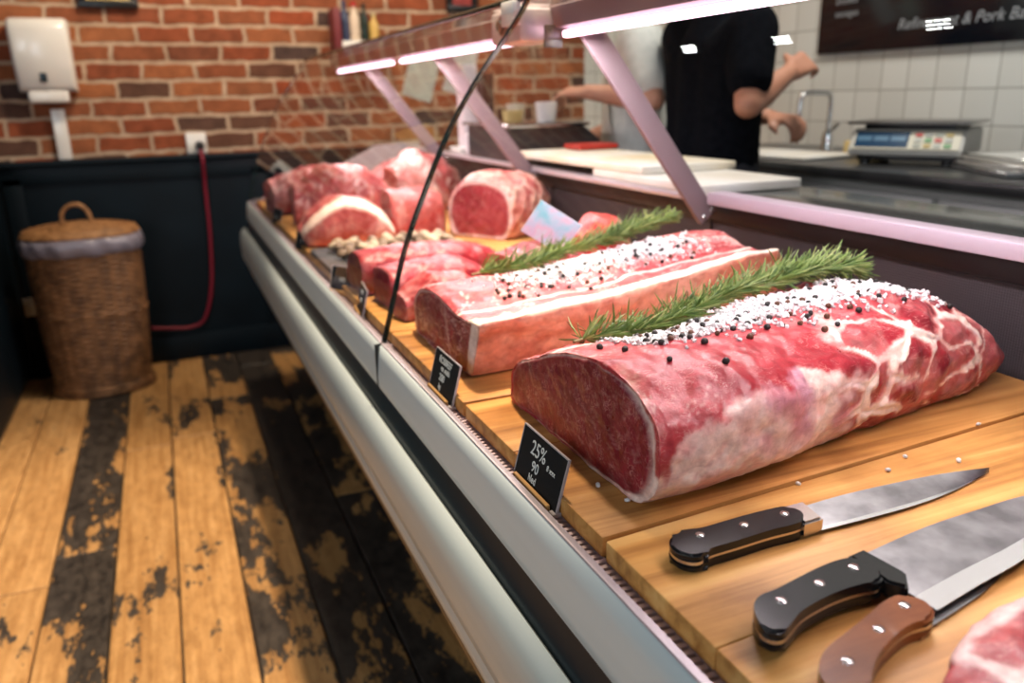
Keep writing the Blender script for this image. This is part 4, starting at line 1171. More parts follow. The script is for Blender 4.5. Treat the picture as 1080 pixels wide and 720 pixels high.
def smooth_outline(pts, n=80):
    for _ in range(3):
        q = []
        for i in range(len(pts)):
            (ax, ay), (bx_, by_) = pts[i], pts[(i + 1) % len(pts)]
            q += [(.75 * ax + .25 * bx_, .75 * ay + .25 * by_), (.25 * ax + .75 * bx_, .25 * ay + .75 * by_)]
        pts = q
    d = [0.]
    for i in range(len(pts)):
        (ax, ay), (bx_, by_) = pts[i], pts[(i + 1) % len(pts)]; d.append(d[-1] + math.hypot(bx_ - ax, by_ - ay))
    out = []; i = 0
    for k in range(n):
        t = d[-1] * k / n
        while d[i + 1] < t: i += 1
        f = (t - d[i]) / max(1e-9, d[i + 1] - d[i]); (ax, ay), (bx_, by_) = pts[i], pts[(i + 1) % len(pts)]
        out.append((lerp(ax, bx_, f), lerp(ay, by_, f)))
    return out
def knife(name, label, hand, blade, edge, rivets, hm, th=.017, zlow=0., bolster=None, tilt=0., blade_z=.0075):
    e = empty(name, (0, 0, BZ + zlow)); tag(e, label, 'knife')
    e.location = (hand[0][0], hand[0][1], BZ + .0006 + zlow); ox, oy = hand[0]
    L = lambda P: [(x - ox, y - oy) for x, y in P]
    ho = smooth_outline(L(hand))
    bm = bm_new(); prism(bm, ho, .0098, th, .0024, 3); bm_obj('handle_scale', bm, hm, e, True, sharp=50)
    bm = bm_new(); prism(bm, ho, .0000, .0076, .0024, 3); bm_obj('handle_scale', bm, hm, e, True, sharp=50)
    cx = sum(x for x, y in ho) / len(ho); cy = sum(y for x, y in ho) / len(ho)
    bm = bm_new(); prism(bm, [(cx + (x - cx) * .995, cy + (y - cy) * .992) for x, y in ho], .0074, .0100); bm_obj('tang', bm, M['bolster'], e)
    for (x, y) in rivets:
        bm = bm_new(); add_lathe(bm, [(0, -.001), (.0042, -.001), (.0042, .0002), (.0034, .0009), (0, .0011)], x - ox, y - oy, 18)
        ob = bm_obj('rivet', bm, M['bolster'], e, True, loc=(0, 0, th - .0002), sharp=50)
    # blade : spine thick, edge thin
    bl = L(blade); n = len(bl) // 2
    top = bl[:n]; bot = bl[n:]
    S = catmull([(x, y, 0) for x, y in top], 40); E_ = catmull([(x, y, 0) for x, y in bot], 40)
    verts = []; faces = []; W = 8; mids = []
    for i in range(40):
        for k in range(W + 1):
            f = k / W; p = S[i].lerp(E_[i], f); t = lerp(.00125, .00012, f)
            zc = lerp(blade_z, blade_z - .004, f) * 1.0 + i / 39 * -.003
            verts.append((p.x, p.y, zc + t))
        for k in range(W + 1):
            f = k / W; p = S[i].lerp(E_[i], f); t = lerp(.00125, .00012, f)
            zc = lerp(blade_z, blade_z - .004, f) * 1.0 + i / 39 * -.003
            verts.append((p.x, p.y, zc - t))
    R_ = 2 * (W + 1); mi = []
    for i in range(39):
        a, b_ = i * R_, (i + 1) * R_
        for k in range(W):
            faces.append((a + k, a + k + 1, b_ + k + 1, b_ + k)); mi.append(1 if k >= W - edge else 0)
            faces.append((a + W + 1 + k, b_ + W + 1 + k, b_ + W + 2 + k, a + W + 2 + k)); mi.append(0)
        faces.append((a, b_, b_ + W + 1, a + W + 1)); mi.append(0); faces.append((a + W, a + R_ - 1, b_ + R_ - 1, b_ + W)); mi.append(1)
    faces.append(tuple(range(W + 1)) + tuple(range(R_ - 1, W, -1))); mi.append(0)
    a = 39 * R_; faces.append(tuple(a + q for q in (tuple(range(W + 1)) + tuple(range(R_ - 1, W, -1))))[::-1]); mi.append(0)
    ob = mesh_obj('blade', verts, faces, [M['blade'], M['blade_edge']], e); ob.data.polygons.foreach_set('material_index', mi)
    if bolster:
        bm = bm_new(); prism(bm, L(bolster[0]), bolster[2], bolster[3], .002, 2); bm_obj('bolster', bm, bolster[1], e, True, sharp=40)
    return e
knife('carving_knife', 'long slim knife with black riveted handle lying beside the largest roast',
      [(.331, .464), (.336, .478), (.348, .485), (.359, .484), (.370, .480), (.403, .482), (.438, .482), (.462, .480), (.468, .468), (.462, .456), (.448, .452), (.422, .454), (.383, .452), (.355, .452), (.345, .446), (.335, .452)],
      [(.462, .483), (.534, .486), (.62, .482), (.667, .477), (.704, .470), (.462, .453), (.54, .451), (.59, .452), (.64, .457), (.704, .4695)], 1,
      [(.363, .472), (.406, .470), (.449, .470)], M['knife_black'], bolster=([(.458, .483), (.481, .483), (.476, .453), (.455, .452)], M['bolster'], .001, .0155))
knife('chef_knife', 'wide bladed knife with black riveted handle lying between two other knives',
      [(.328, .360), (.335, .373), (.347, .381), (.362, .381), (.387, .386), (.417, .391), (.442, .391), (.452, .383), (.449, .366), (.440, .357), (.423, .361), (.396, .361), (.362, .355), (.345, .346), (.333, .341), (.325, .349)],
      [(.452, .396), (.536, .407), (.60, .410), (.675, .410), (.73, .392), (.462, .328), (.514, .337), (.583, .348), (.66, .368), (.73, .3915)], 2,
      [(.357, .369), (.396, .374), (.434, .379)], M['knife_black'], .018, .004, bolster=([(.445, .395), (.462, .397), (.466, .36), (.452, .345), (.444, .357)], M['knife_black'], .002, .0165), blade_z=.009)
knife('butcher_knife', 'knife with brown wooden riveted handle half under the wide blade',
      [(.327, .292), (.333, .309), (.350, .322), (.376, .329), (.405, .337), (.428, .345), (.448, .346), (.457, .334), (.453, .322), (.440, .316), (.425, .319), (.398, .312), (.374, .302), (.358, .289), (.342, .281), (.330, .283)],
      [(.448, .343), (.50, .358), (.56, .375), (.61, .388), (.648, .392), (.452, .323), (.52, .336), (.57, .352), (.62, .375), (.648, .3915)], 1,
      [(.357, .308), (.400, .323), (.437, .335)], M['handle_wood'], .0165, 0, blade_z=.0062)

# ------------------------------------------------------------------ price tags
M['card'] = mat('chalk_black_card', (.007, .009, .011), .6, spec=.2)
M['acryl'] = mat('clear_edge', (.45, .40, .42), .2)
M['chalk'] = mat('chalk_white', (.72, .74, .74), .7)
M['tagwood'] = wood_mat('tag_wood', (.5, .25, .08), (.62, .34, .13), (.7, .42, .18))
def text_mesh(body, size, m, parent, loc, rot, sx=1., name='lettering', shear=0.):
    cu = bpy.data.curves.new('t', 'FONT'); cu.body = body; cu.size = size; cu.extrude = .0002; cu.align_x = 'CENTER'; cu.align_y = 'CENTER'; cu.shear = shear; cu.space_character = 1.02
    ob = bpy.data.objects.new('t', cu); COL.objects.link(ob)
    dg = bpy.context.evaluated_depsgraph_get(); me = bpy.data.meshes.new_from_object(ob.evaluated_get(dg))
    bpy.data.objects.remove(ob); me.materials.clear(); me.materials.append(m); me.name = name
    o = bpy.data.objects.new(name, me); o.location = loc; o.rotation_euler = rot; o.scale = (sx, 1, 1)
    return link(o, parent)
def price_tag(y, lines, label, w=.098, hgt=.057, x=.2975, rz=0., lean=.26):
    e = empty('price_tag', (x, y, ZV + .0006), (0, 0, rz)); tag(e, label, 'price tag', 'black price tags along the counter front')
    c = bpy.data.objects.new('card', None)
    bm = bm_new(); add_box(bm, -w / 2, w / 2, -.0011, .0011, 0, hgt, .0006, 1)
    # card stands in its xz plane, turned to face the customers (-x) and leaning back
    cd = bm_obj('card', bm, M['card'], e, loc=(0, 0, .001), rot=(-lean, 0, -PI / 2))
    bm = bm_new()
    add_box(bm, -w / 2 - .0012, -w / 2, -.0013, .0013, 0, hgt, 0); add_box(bm, w / 2, w / 2 + .0012, -.0013, .0013, -.004, hgt, 0); add_box(bm, -w / 2 - .0012, w / 2 + .0012, -.0013, .0013, hgt, hgt + .0012, 0)
    bm_obj('clear_edge', bm, M['acryl'], cd)
    for (txt, sz, px, pz, sx) in lines:
        text_mesh(txt, sz, M['chalk'], cd, (px, -.0013, pz), (PI / 2, 0, 0), sx)
    bm = bm_new(); add_box(bm, -w * .40, w * .42, -.006, -.0018, -.0006, .0095, .0008, 1)
    bm_obj('wooden_holder', bm, M['tagwood'], e, loc=(0, 0, .0006), rot=(0, 0, -PI / 2))
    bm = bm_new(); add_box(bm, w * .42, w * .52, -.004, .006, -.0006, .004, .0008, 1)
    bm_obj('clip', bm, M['acryl'], e, loc=(0, 0, .0006), rot=(0, 0, -PI / 2))
    return e
price_tag(.656, [('25%', .021, -.008, .0415, .95), ('8 xxx', .008, .0235, .0345, 1.), ('90', .0155, -.008, .0245, 1.), ('hled', .011, -.009, .012, .9)], 'black price tag reading 25% in front of the largest roast')
price_tag(.955, [('ROSBEEF', .0125, -.003, .047, 1.), ('na steki', .011, .002, .037, 1.), ('200', .0135, -.006, .025, 1.), ('kg', .010, -.008, .013, 1.)], 'black price tag with four chalk lines in front of the fat sided roast', w=.094)
price_tag(1.435, [('BEEF', .011, -.004, .040, 1.), ('180', .012, -.004, .025, 1.)], 'black price tag in front of the dark red beef cuts', w=.085, hgt=.052, rz=R(-6), x=.298)
price_tag(1.60, [('120', .012, -.004, .03, 1.)], 'black price tag turned edge on beside the slate tray', w=.075, hgt=.056, rz=R(30), x=.300)
price_tag(2.12, [('95', .012, -.004, .03, 1.)], 'black price tag in front of the arched rib rack', w=.08, hgt=.056, rz=R(15), x=.300)
price_tag(2.62, [('80', .012, -.004, .03, 1.)], 'black price tag at the far end of the counter', w=.08, hgt=.056, rz=R(10), x=.300)
# pale blue and pink card, added to imitate a reflection in the glass
e = empty('reflection_card', (.60, 1.212, BZ + .0006)); tag(e, 'pale blue and pink card on a stick imitating a glass reflection behind the fat sided roast', 'reflection card')
def card_mat():
    m = mat('pale_blue_card', (.5, .65, .8), .25, coat=.4); nt = NT(m); v = coords(nt)
    nz = nt.n('ShaderNodeTexNoise', Scale=26., Detail=2.); nt.l(v, nz.inputs['Vector'])
    nt.l(nt.ramp(nz.outputs[0], [(.35, (.25, .70, .88)), (.48, (.60, .72, .95)), (.6, (.85, .60, .82)), (.72, (.72, .85, .98))]).outputs[0], nt.b.inputs['Base Color']); return m
box_obj('card', -.042, .042, -.0012, .0012, -.031, .031, card_mat(), e, 0, loc=(-.012, -.002, .148), rot=(R(12), R(33), R(-10)))
tube_obj('stick', [(.0, .002, 0), (-.012, 0, .13)], .0018, M['acryl'], e, 8)

# ------------------------------------------------------------------ things on the service ledge
WT = .9538
def slab(name, x0, x1, y0, y1, z, t, rz, label, m):
    bm = bm_new(); cx, cy = (x0 + x1) / 2, (y0 + y1) / 2
    add_box(bm, x0 - cx, x1 - cx, y0 - cy, y1 - cy, 0, t, .004, 3)
    o = bm_obj(name, bm, m, None, True, loc=(cx, cy, z), rot=(0, 0, rz), sharp=40); return tag(o, label, 'cutting board')
slab('chopping_board', .955, 1.205, 1.295, 1.74, WT + .001, .020, R(-1), 'white plastic chopping board, lower one on the service ledge', M['white_board'])
slab('chopping_board', .955, 1.215, 1.53, 2.20, WT + .0215, .018, R(1.5), 'white plastic chopping board stacked on the lower one, yellowed in the middle', noisy('white_chopping_stained', (.84, .82, .77), (.80, .66, .42), 4, rough=.5))
# slide upper board support
sc_ = empty('counter_scale', (1.06, 2.42, WT + .0006)); tag(sc_, 'dark grey counter scale with flat steel top behind the white chopping boards', 'scale')
def wedge(name, pf, y0, y1, m, parent, bev=.004):
    bm = bm_new(); a = [bm.verts.new((x, y0, z)) for x, z in pf]; b = [bm.verts.new((x, y1, z)) for x, z in pf]
    bm.faces.new(a); bm.faces.new(b[::-1])
    for k in range(len(pf)): bm.faces.new((a[k], a[(k + 1) % len(pf)], b[(k + 1) % len(pf)], b[k]))
    bmesh.ops.recalc_face_normals(bm, faces=bm.faces[:])
    bmesh.ops.bevel(bm, geom=bm.edges[:], offset=bev, segments=2, affect='EDGES')
    return bm_obj(name, bm, m, parent, True, sharp=40)
wedge('housing', [(-.10, 0), (.24, 0), (.24, .03), (.15, .10), (-.10, .10)], -.17, .20, mat('scale_charcoal', (.02, .024, .028), .35), sc_)
box_obj('pan', -.115, .16, -.185, .215, .101, .112, M['steel'], sc_, .004)
box_obj('feet', -.08, .20, -.15, .18, -.0006, .004, M['black'], sc_, .001)
rb = box_obj('red_tray', 1.09, 1.22, 2.06, 2.16, WT + .0405, WT + .055, mat('red_plastic', (.45, .03, .02), .4), None, .005); tag(rb, 'small red plastic tray lying behind the upper white board', 'tray')
rb.location.z = 0.001
# tubs on the scale
def tub(x, y, z, r, h, m, label, name='tub', cat='tub'):
    o = lathe_obj(name, [(0, 0), (r * .82, 0), (r * .86, .003), (r, h), (r * .93, h), (r * .8, .006), (0, .006)], m, None, 24, loc=(x, y, z)); tag(o, label, cat)
tub(1.13, 2.36, WT + .1135, .035, .06, M['white_plastic'], 'white plastic tub standing on the steel top of the dark scale')
tub(1.05, 2.44, WT + .1135, .035, .035, mat('yellow_bowl', (.55, .42, .16), .5), 'small yellow bowl standing on the steel top of the dark scale', 'bowl', 'bowl')
tub(1.10, 2.53, WT + .1135, .032, .055, mat('cream_tub', (.6, .55, .42), .5), 'cream tub behind the white tub on the dark scale')
# label printer column
pr = empty('display_pole', (1.045, 2.80, WT + .0006)); tag(pr, 'pale pink display column with dark screen standing on the service ledge', 'display')
box_obj('base', -.07, .07, -.06, .06, 0, .02, M['white_plastic'], pr, .005)
box_obj('column', -.045, .012, -.035, .035, .018, .30, mat('pale_column', (.72, .66, .70), .5), pr, .006)
box_obj('screen', .014, .06, -.07, .07, .11, .27, mat('dark_screen', (.012, .012, .018), .2), pr, .005)
bx = box_obj('carton', .985, 1.06, 2.66, 2.72, WT + .0006, WT + .07, mat('white_carton', (.72, .66, .70), .6), None, .003); tag(bx, 'small white carton beside the pale display column', 'carton')

# ------------------------------------------------------------------ rear counter
rc = empty('rear_counter', (1.75, 1.0, 0)); tag(rc, 'dark steel topped work counter along the white tiled wall', 'counter')
rc.location = (0, 0, 0)
box_obj('worktop', 1.75, XT - .002, -.6, 2.75, .905, .934, M['dark_steel'], rc, .004)
box_obj('carcass', 1.80, XT - .004, -.58, 2.73, .08, .904, mat('counter_grey', (.20, .205, .20), .5), rc, .003)
box_obj('plinth', 1.84, XT - .01, -.56, 2.7, 0, .08, M['black'], rc, 0)
for k in range(5):
    y0_ = -.4 + k * .62
    dr = box_obj('door', 1.785, 1.80, y0_, y0_ + .60, .12, .875, noisy('door_grey', (.46, .465, .45), (.52, .525, .51), 6, rough=.4), rc, .004)
    tube_obj('handle', [(1.775, y0_ + .06, .80), (1.775, y0_ + .30, .80)], .006, M['steel'], dr, 10)

# digital scale (front faces the camera side)
def digital_scale():
    e = empty('digital_scale', (2.06, 1.765, .9346), (0, 0, math.atan2(-.235, .126))); tag(e, 'silver digital shop scale with keypad and steel pan on the rear counter', 'scale')
    # local: x along the front edge, +y to the back
    pf = [(-.145, .026), (-.148, .040), (-.105, .098), (.145, .098), (.148, .03), (.14, .026)]
    bm = bm_new(); a = [bm.verts.new((-.15, y, z)) for y, z in pf]; b = [bm.verts.new((.15, y, z)) for y, z in pf]
    bm.faces.new(a); bm.faces.new(b[::-1])
    for k in range(len(pf)): bm.faces.new((a[k], a[(k + 1) % len(pf)], b[(k + 1) % len(pf)], b[k]))
    bmesh.ops.recalc_face_normals(bm, faces=bm.faces[:]); bmesh.ops.bevel(bm, geom=bm.edges[:], offset=.004, segments=2, affect='EDGES')
    bm_obj('housing', bm, mat('scale_grey', (.42, .41, .38), .4), e, True, sharp=40)
    # sloped keypad plate
    n = Vector((0, -.058, .043)).normalized(); ang = math.atan2(.058, .043)
    mtx = Matrix.Translation((0, -.1265, .069)) @ Matrix.Rotation(ang, 4, 'X')
    def plate(name, x0, x1, v0, v1, t, m, par=e):
        bm = bm_new(); add_box(bm, x0, x1, v0, v1, .0005, t, .0008, 1, mtx); return bm_obj(name, bm, m, par)
    kp = plate('control_panel', -.14, .142, -.032, .032, .003, mat('panel_cream', (.62, .58, .46), .5))
    sc = plate('display', -.135, .01, -.026, .027, .0045, mat('lcd_blue', (.012, .05, .11), .2), e)
    for k in range(3): plate('readout', -.13 + k * .046, -.13 + k * .046 + .04, -.006, .010, .0052, mat('lcd_line%d' % k, (.06, .16, .26), .3), sc)
    cs = [(.35, .36, .30), (.45, .33, .10), (.45, .45, .40), (.12, .30, .12), (.5, .05, .04), (.4, .4, .36)]
    for r_ in range(3):
        for c_ in range(4):
            plate('key', .025 + c_ * .026, .025 + c_ * .026 + .019, -.026 + r_ * .018, -.026 + r_ * .018 + .013, .0055, mat('key%d%d' % (r_, c_), cs[(r_ * 2 + c_) % 6], .5), kp)
    box_obj('underframe', -.13, .13, -.12, .12, .012, .027, M['black'], e, .003)
    for sx in (-1, 1):
        for sy in (-1, 1):
            bm = bm_new(); add_lathe(bm, [(0, 0), (.016, 0), (.016, .013), (0, .013)], sx * .11, sy * .10, 14); bm_obj('foot', bm, M['black'], e, True, sharp=40)
    box_obj('pan_support', -.12, .12, -.10, .11, .097, .112, M['black'], e, .003)
    box_obj('pan', -.165, .165, -.125, .14, .112, .120, mat('pan_steel', (.30, .29, .27), .3, .9), e, .003)
digital_scale()
# white board, butter-yellow block, tap, jars, trays on the rear counter
RZ = .9345
slab('chopping_board', 1.80, 2.05, 1.98, 2.36, RZ, .012, R(8), 'pale board lying on the rear counter left of the digital scale', M['white_board'])
o = box_obj('cheese_block', -.05, .05, -.035, .035, 0, .05, mat('butter_yellow', (.62, .47, .20), .5), None, .006); o.location = (2.12, 2.02, RZ); tag(o, 'yellow block standing against the wall left of the digital scale', 'block')
def tap():
    e = empty('mixer_tap', (2.22, 2.28, RZ)); tag(e, 'chrome mixer tap with tall square spout on the rear counter', 'tap')
    tube_obj('body', [(0, 0, 0), (0, 0, .05), (0, 0, .07)], [.022, .02, .016], M['chrome'], e, 16)
    tube_obj('spout', catmull([(0, 0, .06), (0, 0, .17), (-.01, 0, .195), (-.04, 0, .20), (-.11, 0, .20), (-.135, 0, .19), (-.14, 0, .15), (-.14, 0, .12)], 40), .009, M['chrome'], e, 12)
    tube_obj('lever', [(0, 0, .06), (.0, -.05, .10)], [.008, .006], M['chrome'], e, 10)
tap()
def jar(x, y, r, h, m, label):
    e = empty('jar', (x, y, RZ)); tag(e, label, 'jar')
    lathe_obj('body', [(0, 0), (r, 0), (r, h * .8), (r * .8, h * .88), (0, h * .88)], m, e, 20)
    lathe_obj('lid', [(0, h * .86), (r * .85, h * .86), (r * .85, h), (0, h)], M['white_plastic'], e, 20)
jar(2.0, 2.50, .045, .13, mat('olive_jar', (.10, .12, .05), .3), 'dark olive jar on the rear counter behind the black shirt worker')
jar(1.98, 2.62, .04, .15, mat('tan_jar', (.45, .34, .22), .5), 'tan jar on the rear counter behind the black shirt worker')
for k, (dz, lab) in enumerate(((0, 'flat grey tray at the bottom of the stack right of the digital scale'), (.014, 'flat white tray in the middle of the stack right of the digital scale'), (.028, 'flat pale tray on top of the stack right of the digital scale'))):
    e = empty('tray', (2.02 + .015 * k, 1.40 - .01 * k, RZ + dz), (0, 0, R(-28 + 4 * k))); tag(e, lab, 'tray', 'trays stacked on the rear counter')
    bm = bm_new(); add_box(bm, -.11, .13, -.15, .15, .0002, .012, .003)
    bm_obj('pan', bm, [mat('tray_grey', (.3, .3, .29), .4), M['white_board'], mat('tray_pale', (.55, .55, .52), .4)][k], e, True, sharp=40)
    bm = bm_new(); add_tube(bm, [(-.112, -.152, .0115), (.132, -.152, .0115), (.132, .152, .0115), (-.112, .152, .0115), (-.112, -.152, .0115)], .0022, 6)
    bm_obj('rim', bm, M['steel'], e, True)
# menu board
mb = empty('menu_board', (XT - .0005, 1.35, 1.275)); tag(mb, 'large black menu board with white lettering on the tiled wall', 'menu board')
box_obj('panel', -.02, 0, -1.15, 1.215, 0, .62, mat('menu_black', (.004, .006, .011), .12, coat=.3), mb, .003)
M['menu_text'] = mat('menu_lettering', (.34, .36, .38), .6)
def mt(txt, y, z, size): text_mesh(txt, size, M['menu_text'], mb, (-.0205, y, z), (PI / 2, 0, -PI / 2), 1., 'lettering', .25)
mt('Refinement & Pork Bar', .60, .078, .050); mt('Smoked', 1.085, .182, .032); mt('sausages', 1.08, .138, .032)

# ------------------------------------------------------------------ people
def capsules(parts, voxel, name, m, parent=None, smooth_it=6, extra=None):
    bm = bm_new()
    for pts in parts:
        for i in range(len(pts) - 1):
            (p0, r0), (p1, r1) = pts[i], pts[i + 1]
            p0, p1 = Vector(p0), Vector(p1)
            n = max(2, int((p1 - p0).length / (min(r0, r1) * .35)) + 1)
            for k in range(n + 1):
                f = k / n
                c = p0.lerp(p1, f); r = lerp(r0, r1, f)
                bmesh.ops.create_icosphere(bm, subdivisions=2, radius=r, matrix=Matrix.Translation(c))
    if extra: extra(bm)
    me = bpy.data.meshes.new(name); bm.to_mesh(me); bm.free()
    ob = bpy.data.objects.new(name, me); COL.objects.link(ob)
    rm = ob.modifiers.new('r', 'REMESH'); rm.mode = 'VOXEL'; rm.voxel_size = voxel
    sm = ob.modifiers.new('s', 'SMOOTH'); sm.factor = .5; sm.iterations = smooth_it
    dg = bpy.context.evaluated_depsgraph_get()
    me2 = bpy.data.meshes.new_from_object(ob.evaluated_get(dg))
    bpy.data.objects.remove(ob)
    me2.materials.clear(); me2.materials.append(m); me2.name = name
    me2.polygons.foreach_set('use_smooth', [True] * len(me2.polygons))
    o = bpy.data.objects.new(name, me2); link(o, parent); return o

def ell(bm, c, r, rot=None):
    mt_ = Matrix.Translation(c) @ (rot.to_4x4() if rot else Matrix.Identity(4)) @ Matrix.Diagonal((*r, 1))
    bmesh.ops.create_icosphere(bm, subdivisions=3, radius=1, matrix=mt_)

def person(loc, rz, label, arms, skin, shirtm, trousm, hairm, height=1.72, apron=None, headturn=0., sleeve=.62, lean=0., beard=False):
    """local frame: faces +Y, right hand +X; arms = {'r': (elbow, wrist, hand_dir, palm_dir), 'l': ...}"""
    e = empty('person', loc, (0, 0, rz)); tag(e, label, 'person')
    k = height / 1.75
    def V(x, y, z): return Vector((x * k, (y + lean * max(0, z - .95)) * k, z * k))
    hip = {1: V(.09, 0, .92), -1: V(-.09, 0, .92)}; knee = {1: V(.11, .02, .50), -1: V(-.11, .02, .50)}; ank = {1: V(.12, -.02, .09), -1: V(-.12, -.02, .09)}
    sh = {1: V(.183, -.01, 1.402), -1: V(-.183, -.01, 1.402)}
    neck0, neck1 = V(0, -.01, 1.45), V(0, .015, 1.56); hc = V(0, .03, 1.655)
    parts = []
    torso_f = lambda bm: None
    parts.append([(V(0, 0, .98), .10 * k), (V(0, .005, 1.15), .098 * k), (V(0, 0, 1.34), .10 * k), (neck0, .07 * k)])
    for s_ in (1, -1):
        parts.append([(V(.06 * s_, 0, .98), .095 * k), (V(.07 * s_, .0, 1.18), .085 * k), (V(.085 * s_, -.005, 1.33), .09 * k), (sh[s_], .058 * k)])
        parts.append([(hip[s_], .088 * k), (knee[s_].lerp(hip[s_], .5), .076 * k), (knee[s_], .055 * k)])
        parts.append([(knee[s_], .055 * k), (knee[s_].lerp(ank[s_], .35), .054 * k), (ank[s_], .037 * k)])
        parts.append([(ank[s_], .036 * k), (ank[s_] + Vector((0, .05, -.045)) * k, .034 * k), (ank[s_] + Vector((.01 * s_, .15, -.062)) * k, .026 * k)])
        parts.append([(ank[s_], .036 * k), (ank[s_] + Vector((0, -.04, -.055)) * k, .03 * k)])
    parts.append([(neck0, .062 * k), (neck1, .053 * k), (hc + Vector((0, -.015, -.04)) * k, .06 * k)])
    armpts = {}
    for key, s_ in (('r', 1), ('l', -1)):
        el, wr, hd, pd = arms[key]
        el, wr = Vector(el) * k, Vector(wr) * k
        el.y += lean * .15; 
        armpts[s_] = (sh[s_], el, wr)
        parts.append([(sh[s_], .056 * k), (sh[s_].lerp(el, .35), .05 * k), (el, .039 * k)])
        parts.append([(el, .040 * k), (el.lerp(wr, .3), .042 * k), (wr, .026 * k)])
        hd = Vector(hd).normalized(); pd = Vector(pd).normalized(); pd = (pd - hd * pd.dot(hd)).normalized(); sd = hd.cross(pd) * (1 if s_ == 1 else -1)
        # sd points to the thumb side
        pc = wr + hd * .045 * k
        for a in (-.030, -.011, .009, .028):
            parts.append([(wr + sd * a * .5 * k, .017 * k), (wr + hd * .085 * k + sd * a * k, .0125 * k)])
        for a, L in ((-.032, .062), (-.0115, .076), (.0095, .082), (.030, .072)):
            b0 = wr + hd * .085 * k + sd * a * 1.08 * k
            j1 = b0 + (hd * .8 + pd * .55 + sd * a * 2).normalized() * L * .45 * k
            j2 = j1 + (hd * .25 + pd * .95).normalized() * L * .33 * k
            j3 = j2 + (hd * -.25 + pd * .95).normalized() * L * .25 * k
            parts.append([(b0, .0105 * k), (j1, .0098 * k), (j2, .0088 * k), (j3, .0075 * k)])
        t0 = wr + hd * .025 * k + sd * .022 * k
        t1 = t0 + (sd * .75 + hd * .6 + pd * .35).normalized() * .042 * k; t2 = t1 + (hd * .8 + pd * .6).normalized() * .032 * k
        parts.append([(t0, .015 * k), (t1, .0115 * k), (t2, .0088 * k)])
    hr = Matrix.Rotation(headturn, 3, 'Z')
    def head(bm):
        def E_(c, r): ell(bm, hc + hr @ (Vector(c) * k), tuple(v * k for v in r), hr)
        E_((0, -.012, .03), (.074, .094, .088)); E_((0, .02, -.03), (.06, .07, .075)); E_((0, .045, -.082), (.034, .03, .026))
        E_((0, .089, -.012), (.012, .018, .024)); E_((0, .075, .018), (.014, .018, .03))
        for s_ in (1, -1):
            E_((.073 * s_, -.005, -.01), (.012, .022, .034)); E_((.036 * s_, .062, -.03), (.026, .024, .03)); E_((.03 * s_, .07, .03), (.026, .016, .012))
        E_((0, .077, -.052), (.026, .014, .011))
    body = capsules(parts, .0075, 'body', skin, e, 5, head)
    # hair
    def hairx(bm):
        def E_(c, r): ell(bm, hc + hr @ (Vector(c) * k), tuple(v * k for v in r), hr)
        E_((0, -.022, .042), (.080, .096, .086)); E_((0, -.045, -.01), (.074, .068, .07))
        if beard: E_((0, .032, -.078), (.054, .056, .036)); E_((.052, .02, -.04), (.018, .04, .04)); E_((-.052, .02, -.04), (.018, .04, .04))
    capsules([], .006, 'hair', hairm, e, 3, hairx)
    for s_ in (1, -1):
        bm = bm_new(); ell(bm, hc + hr @ (Vector((.031 * s_, .077, .006)) * k), (.010 * k, .007 * k, .006 * k), hr); bm_obj('eye', bm, M['eye'], body, True)
    # shirt
    sp = [[(V(0, 0, .93), .125 * k), (V(0, .0, 1.12), .115 * k), (V(0, -.005, 1.33), .116 * k), (V(0, -.01, 1.435), .074 * k)]]
    for s_ in (1, -1):
        S0, el, wr = armpts[s_]
        sp.append([(V(.085 * s_, 0, .92), .108 * k), (V(.085 * s_, 0, 1.15), .10 * k), (V(.10 * s_, -.005, 1.32), .105 * k), (sh[s_] + Vector((0, 0, -.005)), .075 * k)])
        sp.append([(sh[s_], .073 * k), (sh[s_].lerp(el, sleeve), .066 * k)])
    capsules(sp, .010, 'shirt', shirtm, e, 6)
    # trousers
    tp = []
    for s_ in (1, -1):
        tp.append([(hip[s_] + Vector((0, 0, .05)), .115 * k), (hip[s_], .112 * k), (knee[s_].lerp(hip[s_], .5), .094 * k), (knee[s_], .076 * k), (knee[s_].lerp(ank[s_], .4), .07 * k), (ank[s_] + Vector((0, 0, .03)), .062 * k)])
    capsules(tp, .010, 'trousers', trousm, e, 6)
    for s_ in (1, -1):
        a = ank[s_]
        capsules([[(Vector((a.x, a.y - .05 * k, .045)), .044), (Vector((a.x, a.y + .06 * k, .045)), .044), (Vector((a.x + .012 * s_, a.y + .16 * k, .04)), .039)]], .008, 'shoe', M['black'], e, 4)
    if apron:
        bm = bm_new(); n = 24; rows = [(1.30, .55, .126), (1.15, .8, .128), (1.0, 1.15, .138), (.80, 1.2, .142), (.55, 1.15, .15)]
        R0 = []; 
        for z, sp_, rr in rows:
            R0.append([bm.verts.new(V(1.45 * rr * math.sin((i / n - .5) * 2 * sp_), rr * math.cos((i / n - .5) * 2 * sp_) * 1.0 + .006, z)) for i in range(n + 1)])
        for j in range(len(R0) - 1):
            for i in range(n): bm.faces.new((R0[j][i], R0[j][i + 1], R0[j + 1][i + 1], R0[j + 1][i]))
        o = bm_obj('apron', bm, apron, e, True); so = o.modifiers.new('t', 'SOLIDIFY'); so.thickness = .004
    return e
# worker in black: faces the tiled wall (+x), seen from behind
person((1.45, 1.945, 0), R(-94), 'person in a black T-shirt seen from behind, bare arms bent, working at the rear counter',
       {'r': ((.268, -.06, 1.20), (.150, .165, 1.285), (-.25, .85, .35), (-.7, -.1, -.6)), 'l': ((-.225, .06, 1.15), (-.03, .235, 1.155), (.95, .3, -.1), (.2, .2, -1))},
       M['skin_b'], M['black_cloth'], M['denim'], M['hair'], 1.625, None, R(-30), .66, .03, True)
